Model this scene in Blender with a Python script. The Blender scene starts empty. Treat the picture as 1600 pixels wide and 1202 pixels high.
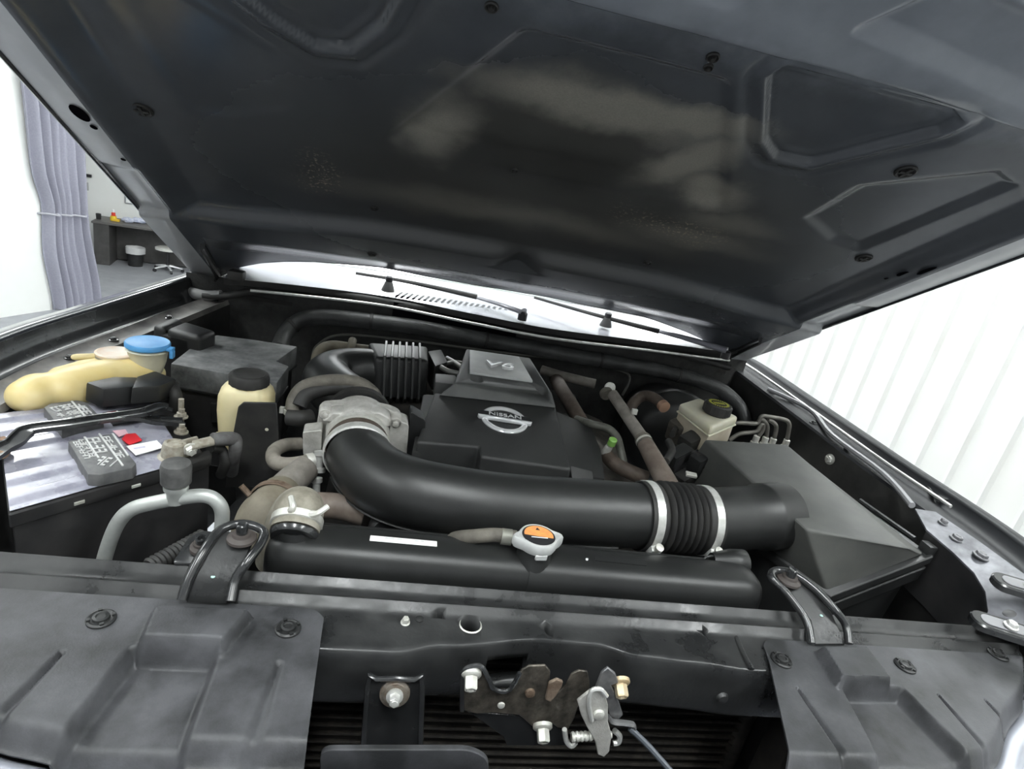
import bpy, bmesh, math, random
from mathutils import Vector as V, Matrix, noise
random.seed(7)
PI = math.pi
scene = bpy.context.scene
COL = scene.collection

# ---------------------------------------------------------------- camera
F_PX = 920.3
CAM = V((-0.2116, -0.5912, 0.4910))
FW = V((0.18196, 0.92537, -0.33255)); RT = V((0.97362, -0.12221, 0.19267)); UP = V((-0.13764, 0.35883, 0.92320))
cd = bpy.data.cameras.new('camera'); cam = bpy.data.objects.new('camera', cd); COL.objects.link(cam)
cd.sensor_fit = 'HORIZONTAL'; cd.sensor_width = 36.0; cd.lens = 36.0 * F_PX / 1600.0
cd.clip_start = 0.02; cd.clip_end = 100
M3 = Matrix((RT, UP, -FW)).transposed()
cam.matrix_world = Matrix.Translation(CAM) @ M3.to_4x4()
scene.camera = cam

# ---------------------------------------------------------------- light
FZ = -2.3            # workshop floor (the car stands on a lift)
CEIL = 2.6
w = bpy.data.worlds.new('world'); scene.world = w; w.use_nodes = True
bg = w.node_tree.nodes['Background']; bg.inputs[0].default_value = (0.93, 0.97, 1.0, 1); bg.inputs[1].default_value = 0.38
vs = scene.view_settings
vs.view_transform = 'Standard'; vs.look = 'None'; vs.gamma = 1.0; vs.use_curve_mapping = False
vs.exposure = 1.0
ADDED_LIGHT_STRENGTH = 20.0

# ---------------------------------------------------------------- pixel -> place
def ray(px, py): return FW + RT * ((px - 800) / F_PX) - UP * ((py - 601) / F_PX)
def Zp(px, py, z):
    d = ray(px, py); return CAM + d * ((z - CAM.z) / d.z)
def Yp(px, py, y):
    d = ray(px, py); return CAM + d * ((y - CAM.y) / d.y)
def Xp(px, py, x):
    d = ray(px, py); return CAM + d * ((x - CAM.x) / d.x)
def plane_pt(px, py, o, n):
    d = ray(px, py); return CAM + d * ((o - CAM).dot(n) / d.dot(n))

# ---------------------------------------------------------------- materials
MATS = {}
def mat(name, col, rough=0.5, metal=0.0, col2=None, nscale=30.0, namt=0.5, bump=0.0, bscale=200.0, coat=0.0, emit=None, spec=0.5, detail=4.0, sss=0.0, trans=0.0, rough2=None, alpha=1.0):
    if name in MATS: return MATS[name]
    m = bpy.data.materials.new(name); m.use_nodes = True; nt = m.node_tree; N = nt.nodes; L = nt.links
    p = N['Principled BSDF']
    c = (*col, 1.0)
    p.inputs['Base Color'].default_value = c; p.inputs['Roughness'].default_value = rough; p.inputs['Metallic'].default_value = metal
    p.inputs['Specular IOR Level'].default_value = spec
    if coat: p.inputs['Coat Weight'].default_value = coat; p.inputs['Coat Roughness'].default_value = 0.06
    if sss: p.inputs['Subsurface Weight'].default_value = sss; p.inputs['Subsurface Radius'].default_value = (0.02, 0.015, 0.008); p.inputs['Subsurface Scale'].default_value = 0.6
    if trans: p.inputs['Transmission Weight'].default_value = trans
    if alpha < 1: p.inputs['Alpha'].default_value = alpha
    if emit: p.inputs['Emission Color'].default_value = (*emit[0], 1); p.inputs['Emission Strength'].default_value = emit[1]
    tc = None
    if col2 is not None or bump:
        tc = N.new('ShaderNodeTexCoord')
    if col2 is not None:
        n = N.new('ShaderNodeTexNoise'); n.inputs['Scale'].default_value = nscale; n.inputs['Detail'].default_value = detail; n.inputs['Roughness'].default_value = 0.62
        L.new(tc.outputs['Object'], n.inputs['Vector'])
        r = N.new('ShaderNodeValToRGB'); r.color_ramp.elements[0].position = 0.5 - namt * 0.14; r.color_ramp.elements[1].position = 0.5 + namt * 0.14 + 0.02
        r.color_ramp.elements[0].color = c; r.color_ramp.elements[1].color = (*col2, 1)
        L.new(n.outputs['Fac'], r.inputs[0]); L.new(r.outputs[0], p.inputs['Base Color'])
        if rough2 is not None:
            mr = N.new('ShaderNodeMapRange'); mr.inputs['From Min'].default_value = 0.40; mr.inputs['From Max'].default_value = 0.60
            mr.inputs['To Min'].default_value = rough; mr.inputs['To Max'].default_value = rough2
            L.new(n.outputs['Fac'], mr.inputs['Value']); L.new(mr.outputs[0], p.inputs['Roughness'])
    if bump:
        n2 = N.new('ShaderNodeTexNoise'); n2.inputs['Scale'].default_value = bscale; n2.inputs['Detail'].default_value = 3
        L.new(tc.outputs['Object'], n2.inputs['Vector'])
        b = N.new('ShaderNodeBump'); b.inputs['Strength'].default_value = bump; b.inputs['Distance'].default_value = 0.002
        L.new(n2.outputs['Fac'], b.inputs['Height']); L.new(b.outputs[0], p.inputs['Normal'])
    MATS[name] = m; return m

PLASTIC = mat('black_plastic', (0.013, 0.0135, 0.014), 0.42, col2=(0.024, 0.025, 0.025), nscale=14, namt=1.0, bump=0.12, bscale=900)
DUCTP = mat('duct_plastic', (0.0115, 0.012, 0.012), 0.40, col2=(0.019, 0.020, 0.0195), nscale=9, namt=1.0, bump=0.05, bscale=700)
COVERP = mat('cover_plastic', (0.016, 0.0165, 0.017), 0.52, col2=(0.026, 0.027, 0.0265), nscale=12, namt=1.0, bump=0.25, bscale=1200)
BOXP = mat('airbox_plastic', (0.052, 0.054, 0.052), 0.55, col2=(0.092, 0.093, 0.087), nscale=8, namt=1.2, bump=0.2, bscale=1100)
SHIELDP = mat('shield_plastic', (0.020, 0.021, 0.022), 0.44, col2=(0.078, 0.079, 0.086), nscale=14, namt=1.0, bump=0.12, bscale=500, rough2=0.58, detail=8)
DUSTYP = mat('dusty_plastic', (0.055, 0.058, 0.060), 0.6, col2=(0.20, 0.205, 0.205), nscale=28, namt=1.2, bump=0.15, bscale=500)
GREYPLATE = mat('grey_plate_plastic', (0.42, 0.43, 0.43), 0.42, col2=(0.48, 0.49, 0.48), nscale=30, namt=1.0)
RUBBER = mat('black_rubber', (0.014, 0.014, 0.014), 0.62, col2=(0.030, 0.029, 0.027), nscale=25, namt=1.0)
OLDHOSE = mat('old_hose', (0.085, 0.078, 0.066), 0.7, col2=(0.15, 0.138, 0.115), nscale=40, namt=1.0, bump=0.2, bscale=300)
BROWNHOSE = mat('brown_hose', (0.055, 0.040, 0.031), 0.68, col2=(0.10, 0.078, 0.062), nscale=35, namt=1.0, bump=0.2, bscale=300)
TANRUBBER = mat('tan_rubber', (0.17, 0.155, 0.12), 0.7, col2=(0.32, 0.30, 0.25), nscale=35, namt=1.0, bump=0.15, bscale=300)
LOOM = mat('loom_tape', (0.022, 0.023, 0.023), 0.5, col2=(0.055, 0.057, 0.056), nscale=20, namt=1.0, bump=0.3, bscale=250)
ALU = mat('aluminium', (0.50, 0.50, 0.48), 0.38, 0.85, col2=(0.36, 0.355, 0.33), nscale=45, namt=1.0, bump=0.1, bscale=400, rough2=0.55)
CASTALU = mat('cast_aluminium', (0.58, 0.57, 0.54), 0.5, 0.3, col2=(0.36, 0.35, 0.32), nscale=40, namt=1.1, bump=0.3, bscale=500)
STEEL = mat('bright_steel', (0.74, 0.74, 0.72), 0.30, 0.45, col2=(0.56, 0.56, 0.53), nscale=60, namt=0.9)
PALESTEEL = mat('zinc_steel', (0.66, 0.66, 0.62), 0.42, 0.35, col2=(0.5, 0.49, 0.44), nscale=70, namt=1.0)
RUSTY = mat('rusty_steel', (0.10, 0.065, 0.042), 0.7, 0.3, col2=(0.22, 0.17, 0.13), nscale=60, namt=1.0, bump=0.3, bscale=400)
BRASS = mat('gold_zinc', (0.62, 0.46, 0.25), 0.4, 0.6, col2=(0.70, 0.62, 0.48), nscale=60, namt=1.0)
CHROME = mat('chrome', (0.86, 0.87, 0.88), 0.16, 0.45)
BLACKMETAL = mat('black_painted_metal', (0.016, 0.017, 0.018), 0.22, 0.0, col2=(0.034, 0.035, 0.036), nscale=18, namt=1.0, coat=0.3, spec=0.6)
DIRTMETAL = mat('dirty_black_metal', (0.012, 0.0125, 0.013), 0.26, 0.0, col2=(0.036, 0.037, 0.037), nscale=13, namt=1.2, bump=0.12, bscale=160, rough2=0.5, detail=9, spec=0.45)
DULLPAINT = mat('dull_dark_paint', (0.014, 0.015, 0.017), 0.5, 0.0, spec=0.3)
PAINT = mat('dark_car_paint', (0.020, 0.022, 0.026), 0.22, 0.15, coat=0.9, spec=0.6)
APRON = mat('inner_fender_paint', (0.018, 0.018, 0.018), 0.5, col2=(0.05, 0.049, 0.046), nscale=16, namt=1.2)
FLANGE = mat('dusty_flange_paint', (0.085, 0.082, 0.08), 0.4, col2=(0.22, 0.21, 0.20), nscale=22, namt=1.2, rough2=0.6)
CORNERM = mat('grey_corner_metal', (0.06, 0.062, 0.072), 0.42, 0.2, col2=(0.20, 0.203, 0.222), nscale=18, namt=1.2)
CREAM = mat('cream_plastic', (0.76, 0.68, 0.42), 0.45, col2=(0.66, 0.56, 0.30), nscale=10, namt=1.0, sss=0.15)
YELLOWED = mat('yellowed_plastic', (0.76, 0.64, 0.34), 0.40, col2=(0.66, 0.50, 0.18), nscale=9, namt=1.0, sss=0.15)
MILKY = mat('milky_plastic', (0.66, 0.64, 0.52), 0.42, col2=(0.55, 0.52, 0.38), nscale=14, namt=1.0, sss=0.15)
OFFWHITE = mat('offwhite_cap', (0.74, 0.68, 0.60), 0.5, col2=(0.72, 0.55, 0.42), nscale=25, namt=0.8)
BLUECAP = mat('blue_plastic', (0.07, 0.29, 0.62), 0.38, col2=(0.10, 0.36, 0.68), nscale=40, namt=1.0)
WHITE = mat('white_print', (0.82, 0.83, 0.83), 0.5)
PRINTGREY = mat('raised_print_grey', (0.50, 0.505, 0.50), 0.5)
RED = mat('red_print', (0.62, 0.03, 0.04), 0.35)
DARKRED = mat('dark_red_print', (0.12, 0.015, 0.015), 0.4)
ORANGE = mat('orange_label', (0.85, 0.36, 0.10), 0.45, col2=(0.80, 0.27, 0.10), nscale=200, namt=1.0)
BLACKPRINT = mat('black_print', (0.02, 0.02, 0.022), 0.4)
GREEN = mat('green_plastic', (0.22, 0.45, 0.10), 0.45)
YELLOWPRINT = mat('yellow_print', (0.45, 0.45, 0.07), 0.5)
FILM = mat('battery_film', (0.20, 0.20, 0.25), 0.22, col2=(0.46, 0.46, 0.53), nscale=16, namt=1.3, rough2=0.36, coat=0.6, detail=8, bump=0.25, bscale=60)
BATTBLACK = mat('battery_case', (0.018, 0.018, 0.019), 0.38, col2=(0.035, 0.034, 0.034), nscale=18, namt=1.0)
CAPGREY = mat('vent_cap_plastic', (0.075, 0.077, 0.079), 0.5, col2=(0.125, 0.125, 0.125), nscale=60, namt=1.0)
CORRODED = mat('corroded_lead', (0.42, 0.40, 0.34), 0.6, 0.3, col2=(0.26, 0.23, 0.18), nscale=80, namt=1.0, bump=0.4, bscale=400)
COWLM = mat('pale_cowl', (0.24, 0.24, 0.27), 0.30, 0.0, col2=(0.32, 0.32, 0.35), nscale=6, namt=1.0, coat=0.6)
CHROMEGRILLE = mat('grille_shell', (0.62, 0.64, 0.72), 0.22, 0.6)
GLASS = mat('windscreen_glass', (0.55, 0.58, 0.60), 0.05, 0.0, spec=0.8, coat=0.5)
FIN = mat('condenser_fins', (0.010, 0.009, 0.008), 0.7, 0.0, col2=(0.022, 0.020, 0.018), nscale=150, namt=1.0)
FINTUBE = mat('condenser_tube', (0.022, 0.020, 0.018), 0.6, 0.0, col2=(0.060, 0.052, 0.044), nscale=60, namt=1.0)
FIREWALLM = mat('firewall_felt', (0.022, 0.022, 0.021), 0.8, col2=(0.042, 0.042, 0.040), nscale=40, namt=1.0, bump=0.5, bscale=150)
DARKVOID = mat('engine_grime', (0.010, 0.010, 0.010), 0.75, col2=(0.035, 0.030, 0.026), nscale=20, namt=1.2)
ENGMETAL = mat('grimy_engine_metal', (0.060, 0.054, 0.046), 0.6, 0.3, col2=(0.14, 0.128, 0.11), nscale=30, namt=1.2, bump=0.4, bscale=120)
WALLW = mat('white_wall_paint', (0.84, 0.85, 0.83), 0.7, col2=(0.80, 0.81, 0.78), nscale=1.2, namt=1.0)
METALWALL = mat('white_metal_siding', (0.66, 0.67, 0.66), 0.5, col2=(0.61, 0.605, 0.58), nscale=0.9, namt=1.0)
FLOORM = mat('grey_floor', (0.30, 0.31, 0.33), 0.6, col2=(0.36, 0.37, 0.39), nscale=4, namt=1.0)
CURTAINM = mat('lilac_curtain_cloth', (0.30, 0.30, 0.36), 0.9, col2=(0.34, 0.34, 0.40), nscale=60, namt=1.0)
BENCHM = mat('dark_bench_wood', (0.060, 0.058, 0.056), 0.55, col2=(0.085, 0.082, 0.08), nscale=8, namt=1.0)
BENCHTOP = mat('bench_top', (0.12, 0.115, 0.11), 0.5)

# ---------------------------------------------------------------- mesh helpers
ORIGIN = {}
def finish(bm, ang=38):
    bmesh.ops.remove_doubles(bm, verts=bm.verts, dist=1e-6)
    bmesh.ops.recalc_face_normals(bm, faces=bm.faces)
    a = math.radians(ang)
    for f in bm.faces: f.smooth = True
    for e in bm.edges:
        if len(e.link_faces) == 2:
            try: e.smooth = e.calc_face_angle() < a
            except ValueError: e.smooth = True
        else: e.smooth = False
def obj(name, bm, m, parent=None, origin=None, ang=38, local=False, recalc=True):
    """link a bmesh (built in world coordinates) as one mesh object"""
    if recalc: finish(bm, ang)
    if parent is not None: o0 = ORIGIN.get(parent.name, V((0, 0, 0)))
    elif origin is not None: o0 = V(origin)
    else:
        vs_ = [v.co for v in bm.verts]
        o0 = V(((min(v.x for v in vs_) + max(v.x for v in vs_)) / 2, (min(v.y for v in vs_) + max(v.y for v in vs_)) / 2, min(v.z for v in vs_)))
    if local: o0 = V((0, 0, 0))
    for v in bm.verts: v.co -= o0
    me = bpy.data.meshes.new(name); bm.to_mesh(me); bm.free()
    if m is not None: me.materials.append(m)
    o = bpy.data.objects.new(name, me); COL.objects.link(o)
    if parent is not None:
        o.parent = parent; ORIGIN[o.name] = ORIGIN.get(parent.name, V((0, 0, 0)))
    else:
        o.location = o0; ORIGIN[o.name] = o0
    return o
def thing(name, label, cat, loc, group=None):
    o = bpy.data.objects.new(name, None); COL.objects.link(o); o.location = V(loc); ORIGIN[o.name] = V(loc)
    o.empty_display_size = 0.02
    return tag(o, label, cat, group)
def tag(o, label, cat, group=None):
    o['label'] = label; o['category'] = cat
    if group: o['group'] = group
    return o
def struct(o, label=None):
    o['kind'] = 'structure'
    if label: o['label'] = label
    return o
def nb(): return bmesh.new()

def crom(pts, k):
    pts = [V(p) for p in pts]
    if len(pts) == 2: return [pts[0].lerp(pts[1], i / k) for i in range(k + 1)]
    out = []
    for i in range(len(pts) - 1):
        p0 = pts[max(i - 1, 0)]; p1 = pts[i]; p2 = pts[i + 1]; p3 = pts[min(i + 2, len(pts) - 1)]
        for j in range(k):
            t = j / k
            out.append(0.5 * ((2 * p1) + (p2 - p0) * t + (2 * p0 - 5 * p1 + 4 * p2 - p3) * t * t + (3 * p1 - p0 - 3 * p2 + p3) * t ** 3))
    out.append(pts[-1]); return out
def rlist(r, n, npts):
    if not isinstance(r, (list, tuple)): return [r] * n
    return [r[min(int(i / (n - 1) * (len(r) - 1)), len(r) - 2)] * (1 - ((i / (n - 1) * (len(r) - 1)) - min(int(i / (n - 1) * (len(r) - 1)), len(r) - 2))) + r[min(int(i / (n - 1) * (len(r) - 1)), len(r) - 2) + 1] * ((i / (n - 1) * (len(r) - 1)) - min(int(i / (n - 1) * (len(r) - 1)), len(r) - 2)) for i in range(n)]
def bridge(bm, rings, closed=True, cap=True):
    vr = [[bm.verts.new(p) for p in r] for r in rings]
    n = len(vr[0])
    for a, b in zip(vr, vr[1:]):
        for i in range(n if closed else n - 1):
            j = (i + 1) % n
            try: bm.faces.new((a[i], a[j], b[j], b[i]))
            except ValueError: pass
    if cap and closed:
        for r in (vr[0], vr[-1]):
            try: bm.faces.new(r)
            except ValueError: pass
    return vr
def tube(bm, pts, r, seg=12, k=6, cap=True, flat=1.0, flatdir=None):
    P = crom(pts, k); n = len(P); R = rlist(r, n, len(pts))
    T = []
    for i in range(n):
        t = P[min(i + 1, n - 1)] - P[max(i - 1, 0)]; T.append(t.normalized() if t.length > 1e-9 else V((0, 0, 1)))
    up = V((0, 0, 1)) if abs(T[0].z) < 0.9 else V((1, 0, 0))
    if flatdir is not None: up = V(flatdir)
    a = (up - T[0] * up.dot(T[0])).normalized(); rings = []
    for i in range(n):
        if flatdir is not None: a = (up - T[i] * up.dot(T[i])).normalized()
        else: a = (a - T[i] * a.dot(T[i])).normalized()
        b = T[i].cross(a)
        rings.append([P[i] + a * (math.cos(2 * PI * s / seg) * R[i] * flat) + b * (math.sin(2 * PI * s / seg) * R[i]) for s in range(seg)])
    bridge(bm, rings, True, cap); return P
def basis(axis, ref=None):
    z = V(axis).normalized(); r = V(ref) if ref is not None else (V((0, 0, 1)) if abs(z.z) < 0.9 else V((1, 0, 0)))
    x = (r - z * r.dot(z)).normalized(); return x, z.cross(x), z
def lathe(bm, o, axis, prof, seg=28, ref=None, sx=1.0, sy=1.0, fn=None, cap=True):
    """prof: list of (h, r)"""
    x, y, z = basis(axis, ref); o = V(o); rings = []
    for h, r in prof:
        ring = []
        for s in range(seg):
            a = 2 * PI * s / seg; rr = r * (fn(a) if fn else 1.0)
            ring.append(o + z * h + x * (math.cos(a) * rr * sx) + y * (math.sin(a) * rr * sy))
        rings.append(ring)
    bridge(bm, rings, True, cap)
def merge(bm, tmp):
    me = bpy.data.meshes.new('tmp'); tmp.to_mesh(me); tmp.free(); bm.from_mesh(me); bpy.data.meshes.remove(me)
def bevel(bm, w, seg=2, ang=25):
    bmesh.ops.recalc_face_normals(bm, faces=bm.faces)
    es = [e for e in bm.edges if len(e.link_faces) == 2 and e.calc_face_angle(0) > math.radians(ang)]
    if es and w > 0: bmesh.ops.bevel(bm, geom=es, offset=w, segments=seg, affect='EDGES', profile=0.6, clamp_overlap=True)
def hexa(bm, top, bot, bev=0.0, seg=2):
    """two loops of equal length -> closed solid"""
    t = nb(); bridge(t, [[V(p) for p in bot], [V(p) for p in top]], True, True)
    bevel(t, bev, seg); merge(bm, t)
def prism(bm, pts, off, bev=0.0, seg=2):
    off = V(off); hexa(bm, [V(p) for p in pts], [V(p) + off for p in pts], bev, seg)
def box(bm, c, sx, sy, sz, ex=(1, 0, 0), ey=(0, 1, 0), bev=0.0, seg=2):
    c = V(c); ex = V(ex).normalized(); ey = V(ey).normalized(); ez = ex.cross(ey).normalized()
    q = [c + ex * (a * sx / 2) + ey * (b * sy / 2) - ez * (sz / 2) for a, b in ((-1, -1), (1, -1), (1, 1), (-1, 1))]
    hexa(bm, [p + ez * sz for p in q], q, bev, seg)
def rrect(w, h, r, n=4):
    out = []
    for cx, cy, a0 in ((w / 2 - r, h / 2 - r, 0), (-w / 2 + r, h / 2 - r, 90), (-w / 2 + r, -h / 2 + r, 180), (w / 2 - r, -h / 2 + r, 270)):
        for i in range(n + 1):
            a = math.radians(a0 + 90 * i / n); out.append((cx + r * math.cos(a), cy + r * math.sin(a)))
    return out
def roundpoly(pts, r, n=4):
    """round the corners of a 3D planar polygon"""
    pts = [V(p) for p in pts]; out = []; m = len(pts)
    for i in range(m):
        p = pts[i]; a = pts[i - 1]; b = pts[(i + 1) % m]
        ra = min(r, (a - p).length * 0.45, (b - p).length * 0.45)
        p0 = p + (a - p).normalized() * ra; p1 = p + (b - p).normalized() * ra
        for j in range(n + 1):
            t = j / n; out.append(p0 * (1 - t) ** 2 + p * (2 * t * (1 - t)) + p1 * t * t)
    return out
def sheet(bm, P, nu, nv):
    vs_ = [[bm.verts.new(P(i, j)) for j in range(nv + 1)] for i in range(nu + 1)]
    for i in range(nu):
        for j in range(nv):
            bm.faces.new((vs_[i][j], vs_[i + 1][j], vs_[i + 1][j + 1], vs_[i][j + 1]))
    return vs_
def hexbolt(bm, o, axis, r=0.008, h=0.007, washer=1.5, flange_h=0.002):
    o = V(o); ax = V(axis).normalized()
    lathe(bm, o, ax, [(0, r * washer), (flange_h, r * washer), (flange_h * 1.3, r * 1.15)], 20)
    lathe(bm, o + ax * flange_h, ax, [(0, r), (h * 0.8, r), (h, r * 0.85)], 6)
    lathe(bm, o + ax * (h + flange_h * 0.9), ax, [(0, r * 0.62), (0.0012, r * 0.5)], 12)
def cut(o, cutters):
    """boolean-cut real holes; cutters: list of bmesh"""
    for c in cutters:
        finish(c)
        me = bpy.data.meshes.new('cut'); c.to_mesh(me); c.free()
        co = bpy.data.objects.new('cut', me); COL.objects.link(co)
        co.matrix_world = o.matrix_world if False else Matrix.Translation(V((0, 0, 0)))
        md = o.modifiers.new('b', 'BOOLEAN'); md.operation = 'DIFFERENCE'; md.object = co; md.solver = 'EXACT'
        bpy.context.view_layer.update()
        ev = o.evaluated_get(bpy.context.evaluated_depsgraph_get()); nm = bpy.data.meshes.new_from_object(ev)
        o.modifiers.clear(); old = o.data; nm.name = old.name; o.data = nm; bpy.data.meshes.remove(old)
        bpy.data.objects.remove(co); bpy.data.meshes.remove(me)
def text(name, s, o, ex, ey, size, depth, m, parent, shear=0.0, bold=0.0, sx=1.0):
    cu = bpy.data.curves.new('t', 'FONT'); cu.body = s; cu.size = 1.0; cu.extrude = 0.02; cu.align_x = 'CENTER'; cu.align_y = 'CENTER'; cu.shear = shear; cu.offset = bold
    to = bpy.data.objects.new('t', cu); COL.objects.link(to); bpy.context.view_layer.update()
    me = bpy.data.meshes.new_from_object(to.evaluated_get(bpy.context.evaluated_depsgraph_get()))
    bpy.data.objects.remove(to); bpy.data.curves.remove(cu)
    ex = V(ex).normalized(); ey = V(ey).normalized(); ez = ex.cross(ey).normalized(); o = V(o)
    bm = nb(); bm.from_mesh(me); bpy.data.meshes.remove(me)
    for v in bm.verts:
        c = v.co.copy(); v.co = o + ex * (c.x * size * sx) + ey * (c.y * size) + ez * ((c.z + 0.02) / 0.04 * depth)
    return obj(name, bm, m, parent, ang=30)
# ================================================================ WORKSHOP
def S(a, b, x):
    t = max(0.0, min(1.0, (x - a) / (b - a))); return t * t * (3 - 2 * t)
bm = nb(); box(bm, (-1.5, 5, FZ - 0.05), 18, 24, 0.1); struct(obj('floor', bm, FLOORM), 'pale grey workshop floor')
WX = 3.0
bm = nb(); box(bm, (WX + 0.06, 4.0, (FZ + CEIL) / 2), 0.1, 22, CEIL - FZ); wr = struct(obj('wall_right', bm, METALWALL), 'white ribbed metal siding wall')
ribs = [Xp(px, py, WX) for px, py in ((1330, 543), (1366, 552), (1404, 561), (1450, 572), (1498, 585), (1554, 599))]
y0 = ribs[-1].y; dy = (ribs[0].y - ribs[-1].y) / 5.0
bm = nb(); hexa(bm, [(WX + 0.012, -0.022, CEIL - 0.03), (WX + 0.012, 0.022, CEIL - 0.03), (WX - 0.016, 0.010, CEIL - 0.03), (WX - 0.016, -0.010, CEIL - 0.03)],
     [(WX + 0.012, -0.022, FZ), (WX + 0.012, 0.022, FZ), (WX - 0.016, 0.010, FZ), (WX - 0.016, -0.010, FZ)])
o = obj('rib', bm, METALWALL, wr); base = o.location.copy(); rib_me = o.data
o.location = base + V((0, y0 - 12 * dy, 0))
for i in range(-11, 40):
    r = o.copy(); COL.objects.link(r); r.location = base + V((0, y0 + i * dy, 0))
bm = nb(); lathe(bm, (0, 0, 0), (-1, 0, 0), [(0, 0.010), (0.004, 0.010), (0.005, 0.006), (0.010, 0.006)], 10)
so = None
for i in range(-4, 12):
    k = min(max(i, 0), 5); z = ribs[-1].z + (ribs[0].z - ribs[-1].z) * i / 5.0
    p = V((WX - 0.016, y0 + i * dy + (0 if i % 2 else 0.0), z))
    if so is None:
        so = obj('screw', bm, mat('screw_rust', (0.20, 0.13, 0.08), 0.6), wr); so.location = p - ORIGIN[wr.name]
    else:
        c = so.copy(); COL.objects.link(c); c.location = p - ORIGIN[wr.name]
# left wall up to the curtain, back wall behind the bench
A = Zp(0, 497, FZ); B = Zp(76, 485, FZ); d = (B - A).normalized(); n = V((-d.y, d.x, 0))
B2 = B + d * 0.05; A2 = A - d * 8
bm = nb(); hexa(bm, [V((p.x, p.y, CEIL)) for p in (A2, B2, B2 + n * 0.15, A2 + n * 0.15)], [A2, B2, B2 + n * 0.15, A2 + n * 0.15])
struct(obj('wall_left', bm, WALLW), 'plain white wall ending at the curtain')
ZT = FZ + 0.72
b0 = Zp(145, 345, ZT); b1 = Zp(270, 362, ZT); bd = (b1 - b0).normalized(); bn = V((-bd.y, bd.x, 0))
W0 = b0 + bn * 0.62 - bd * 6; W1 = b0 + bn * 0.62 + bd * 12
bm = nb(); hexa(bm, [V((p.x, p.y, CEIL)) for p in (W0, W1, W1 + bn * 0.15, W0 + bn * 0.15)], [V((p.x, p.y, FZ)) for p in (W0, W1, W1 + bn * 0.15, W0 + bn * 0.15)])
wb = struct(obj('wall_back', bm, WALLW), 'white painted back wall behind the bench')
bm = nb(); box(bm, (-1.5, 5, CEIL + 0.05), 18, 24, 0.1); struct(obj('ceiling', bm, WALLW), 'white workshop ceiling')
# unseen ceiling lights added to brighten the engine bay
ADDEDLIGHTM = mat('added_light_diffuser', (1, 1, 1), 0.5, emit=((0.96, 1.0, 1.0), ADDED_LIGHT_STRENGTH))
k = 0
for lx in (-2.9, -0.3, 1.8):
    for ly in (-1.25, 1.3, 4.0, 6.8):
        t = thing('added_ceiling_light', 'long white light panel added above the car, out of view', 'lamp', (lx, ly, CEIL - 0.08), 'added ceiling lights out of view')
        bm = nb(); box(bm, (lx, ly, CEIL - 0.025), 0.40, 1.6, 0.05, bev=0.004); obj('added_light_housing', bm, WALLW, t)
        bm = nb(); box(bm, (lx, ly, CEIL - 0.065), 0.34, 1.54, 0.03, bev=0.006); obj('diffuser', bm, ADDEDLIGHTM, t)
        k += 1
# curtain, gathered by a tie
P1 = Zp(78, 484, FZ); P2 = Zp(147, 469, FZ); cd_ = (P2 - P1); cl = cd_.length; cdn = cd_.normalized(); cn = V((-cdn.y, cdn.x, 0)); P1 = P1 - cn * 0.09; P2 = P2 - cn * 0.09
tiez = Yp(100, 322, (P1.y + P2.y) / 2).z
def curt(i, j, nu=90, nv=40):
    u = i / nu; z = FZ + 0.01 + (CEIL - 0.05 - FZ) * j / nv
    if z > tiez: s = 1.0 + 0.25 * S(tiez, CEIL, z) - 0.16 * math.exp(-((z - tiez) / 0.3) ** 2)
    else: s = 1.0 - 0.16 * math.exp(-((z - tiez) / 0.45) ** 2)
    x = (u - 1.0) * cl * s + cl
    x -= 0.17 * S(FZ, tiez, z)
    return P1 + cdn * x + cn * (0.045 * math.sin(u * 2 * PI * 6 + 0.6 * math.sin(j * 0.2)) + 0.02 * math.sin(u * 31 + 1)) + V((0, 0, z - FZ))
t = thing('curtain', 'grey lilac curtain hanging at the wall end, gathered by a tie', 'curtain', (P1 + P2) / 2)
bm = nb(); sheet(bm, curt, 90, 40); o = obj('cloth', bm, CURTAINM, t, ang=80)
sm = o.modifiers.new('s', 'SOLIDIFY'); sm.thickness = 0.006
bm = nb(); tp = [curt(i, 0) * 1 for i in range(0, 91, 9)]
jj = int((tiez - FZ) / (CEIL - 0.05 - FZ) * 40)
front = [curt(i, jj) - cn * 0.06 + V((0, 0, 0.02 - 0.05 * i / 90.0)) for i in range(0, 91, 10)]
tube(bm, front + [curt(90, jj) + cn * 0.07, curt(45, jj) + cn * 0.07, curt(0, jj) + cn * 0.07, front[0]], 0.012, 8, 4); obj('tie_cord', bm, mat('tie_cord_grey', (0.42, 0.42, 0.46), 0.9), t)
# bench
t = thing('workbench', 'dark wooden workbench against the white back wall', 'workbench', V((b0.x, b0.y, FZ)))
L = (b1 - b0).length + 0.55
def bq(a, b, c): return b0 + bd * a + bn * b + V((0, 0, c - 0.72))
def bbox(bm, a0, a1, d0, d1, z0, z1, bev=0.004):
    hexa(bm, [bq(a0, d0, z1), bq(a1, d0, z1), bq(a1, d1, z1), bq(a0, d1, z1)], [bq(a0, d0, z0), bq(a1, d0, z0), bq(a1, d1, z0), bq(a0, d1, z0)], bev, 1)
bm = nb(); bbox(bm, -0.02, L, -0.02, 0.60, 0.685, 0.72); obj('bench_top', bm, BENCHTOP, t)
bm = nb(); bbox(bm, 0.0, 0.22, 0.0, 0.58, 0.0, 0.685); obj('side_cabinet', bm, BENCHM, t)
bm = nb(); bbox(bm, 0.22, L - 0.05, 0.48, 0.50, 0.02, 0.685); obj('back_panel', bm, BENCHM, t)
bm = nb(); bbox(bm, L - 0.05, L, 0.0, 0.58, 0.0, 0.685); obj('side_panel', bm, BENCHM, t)
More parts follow.
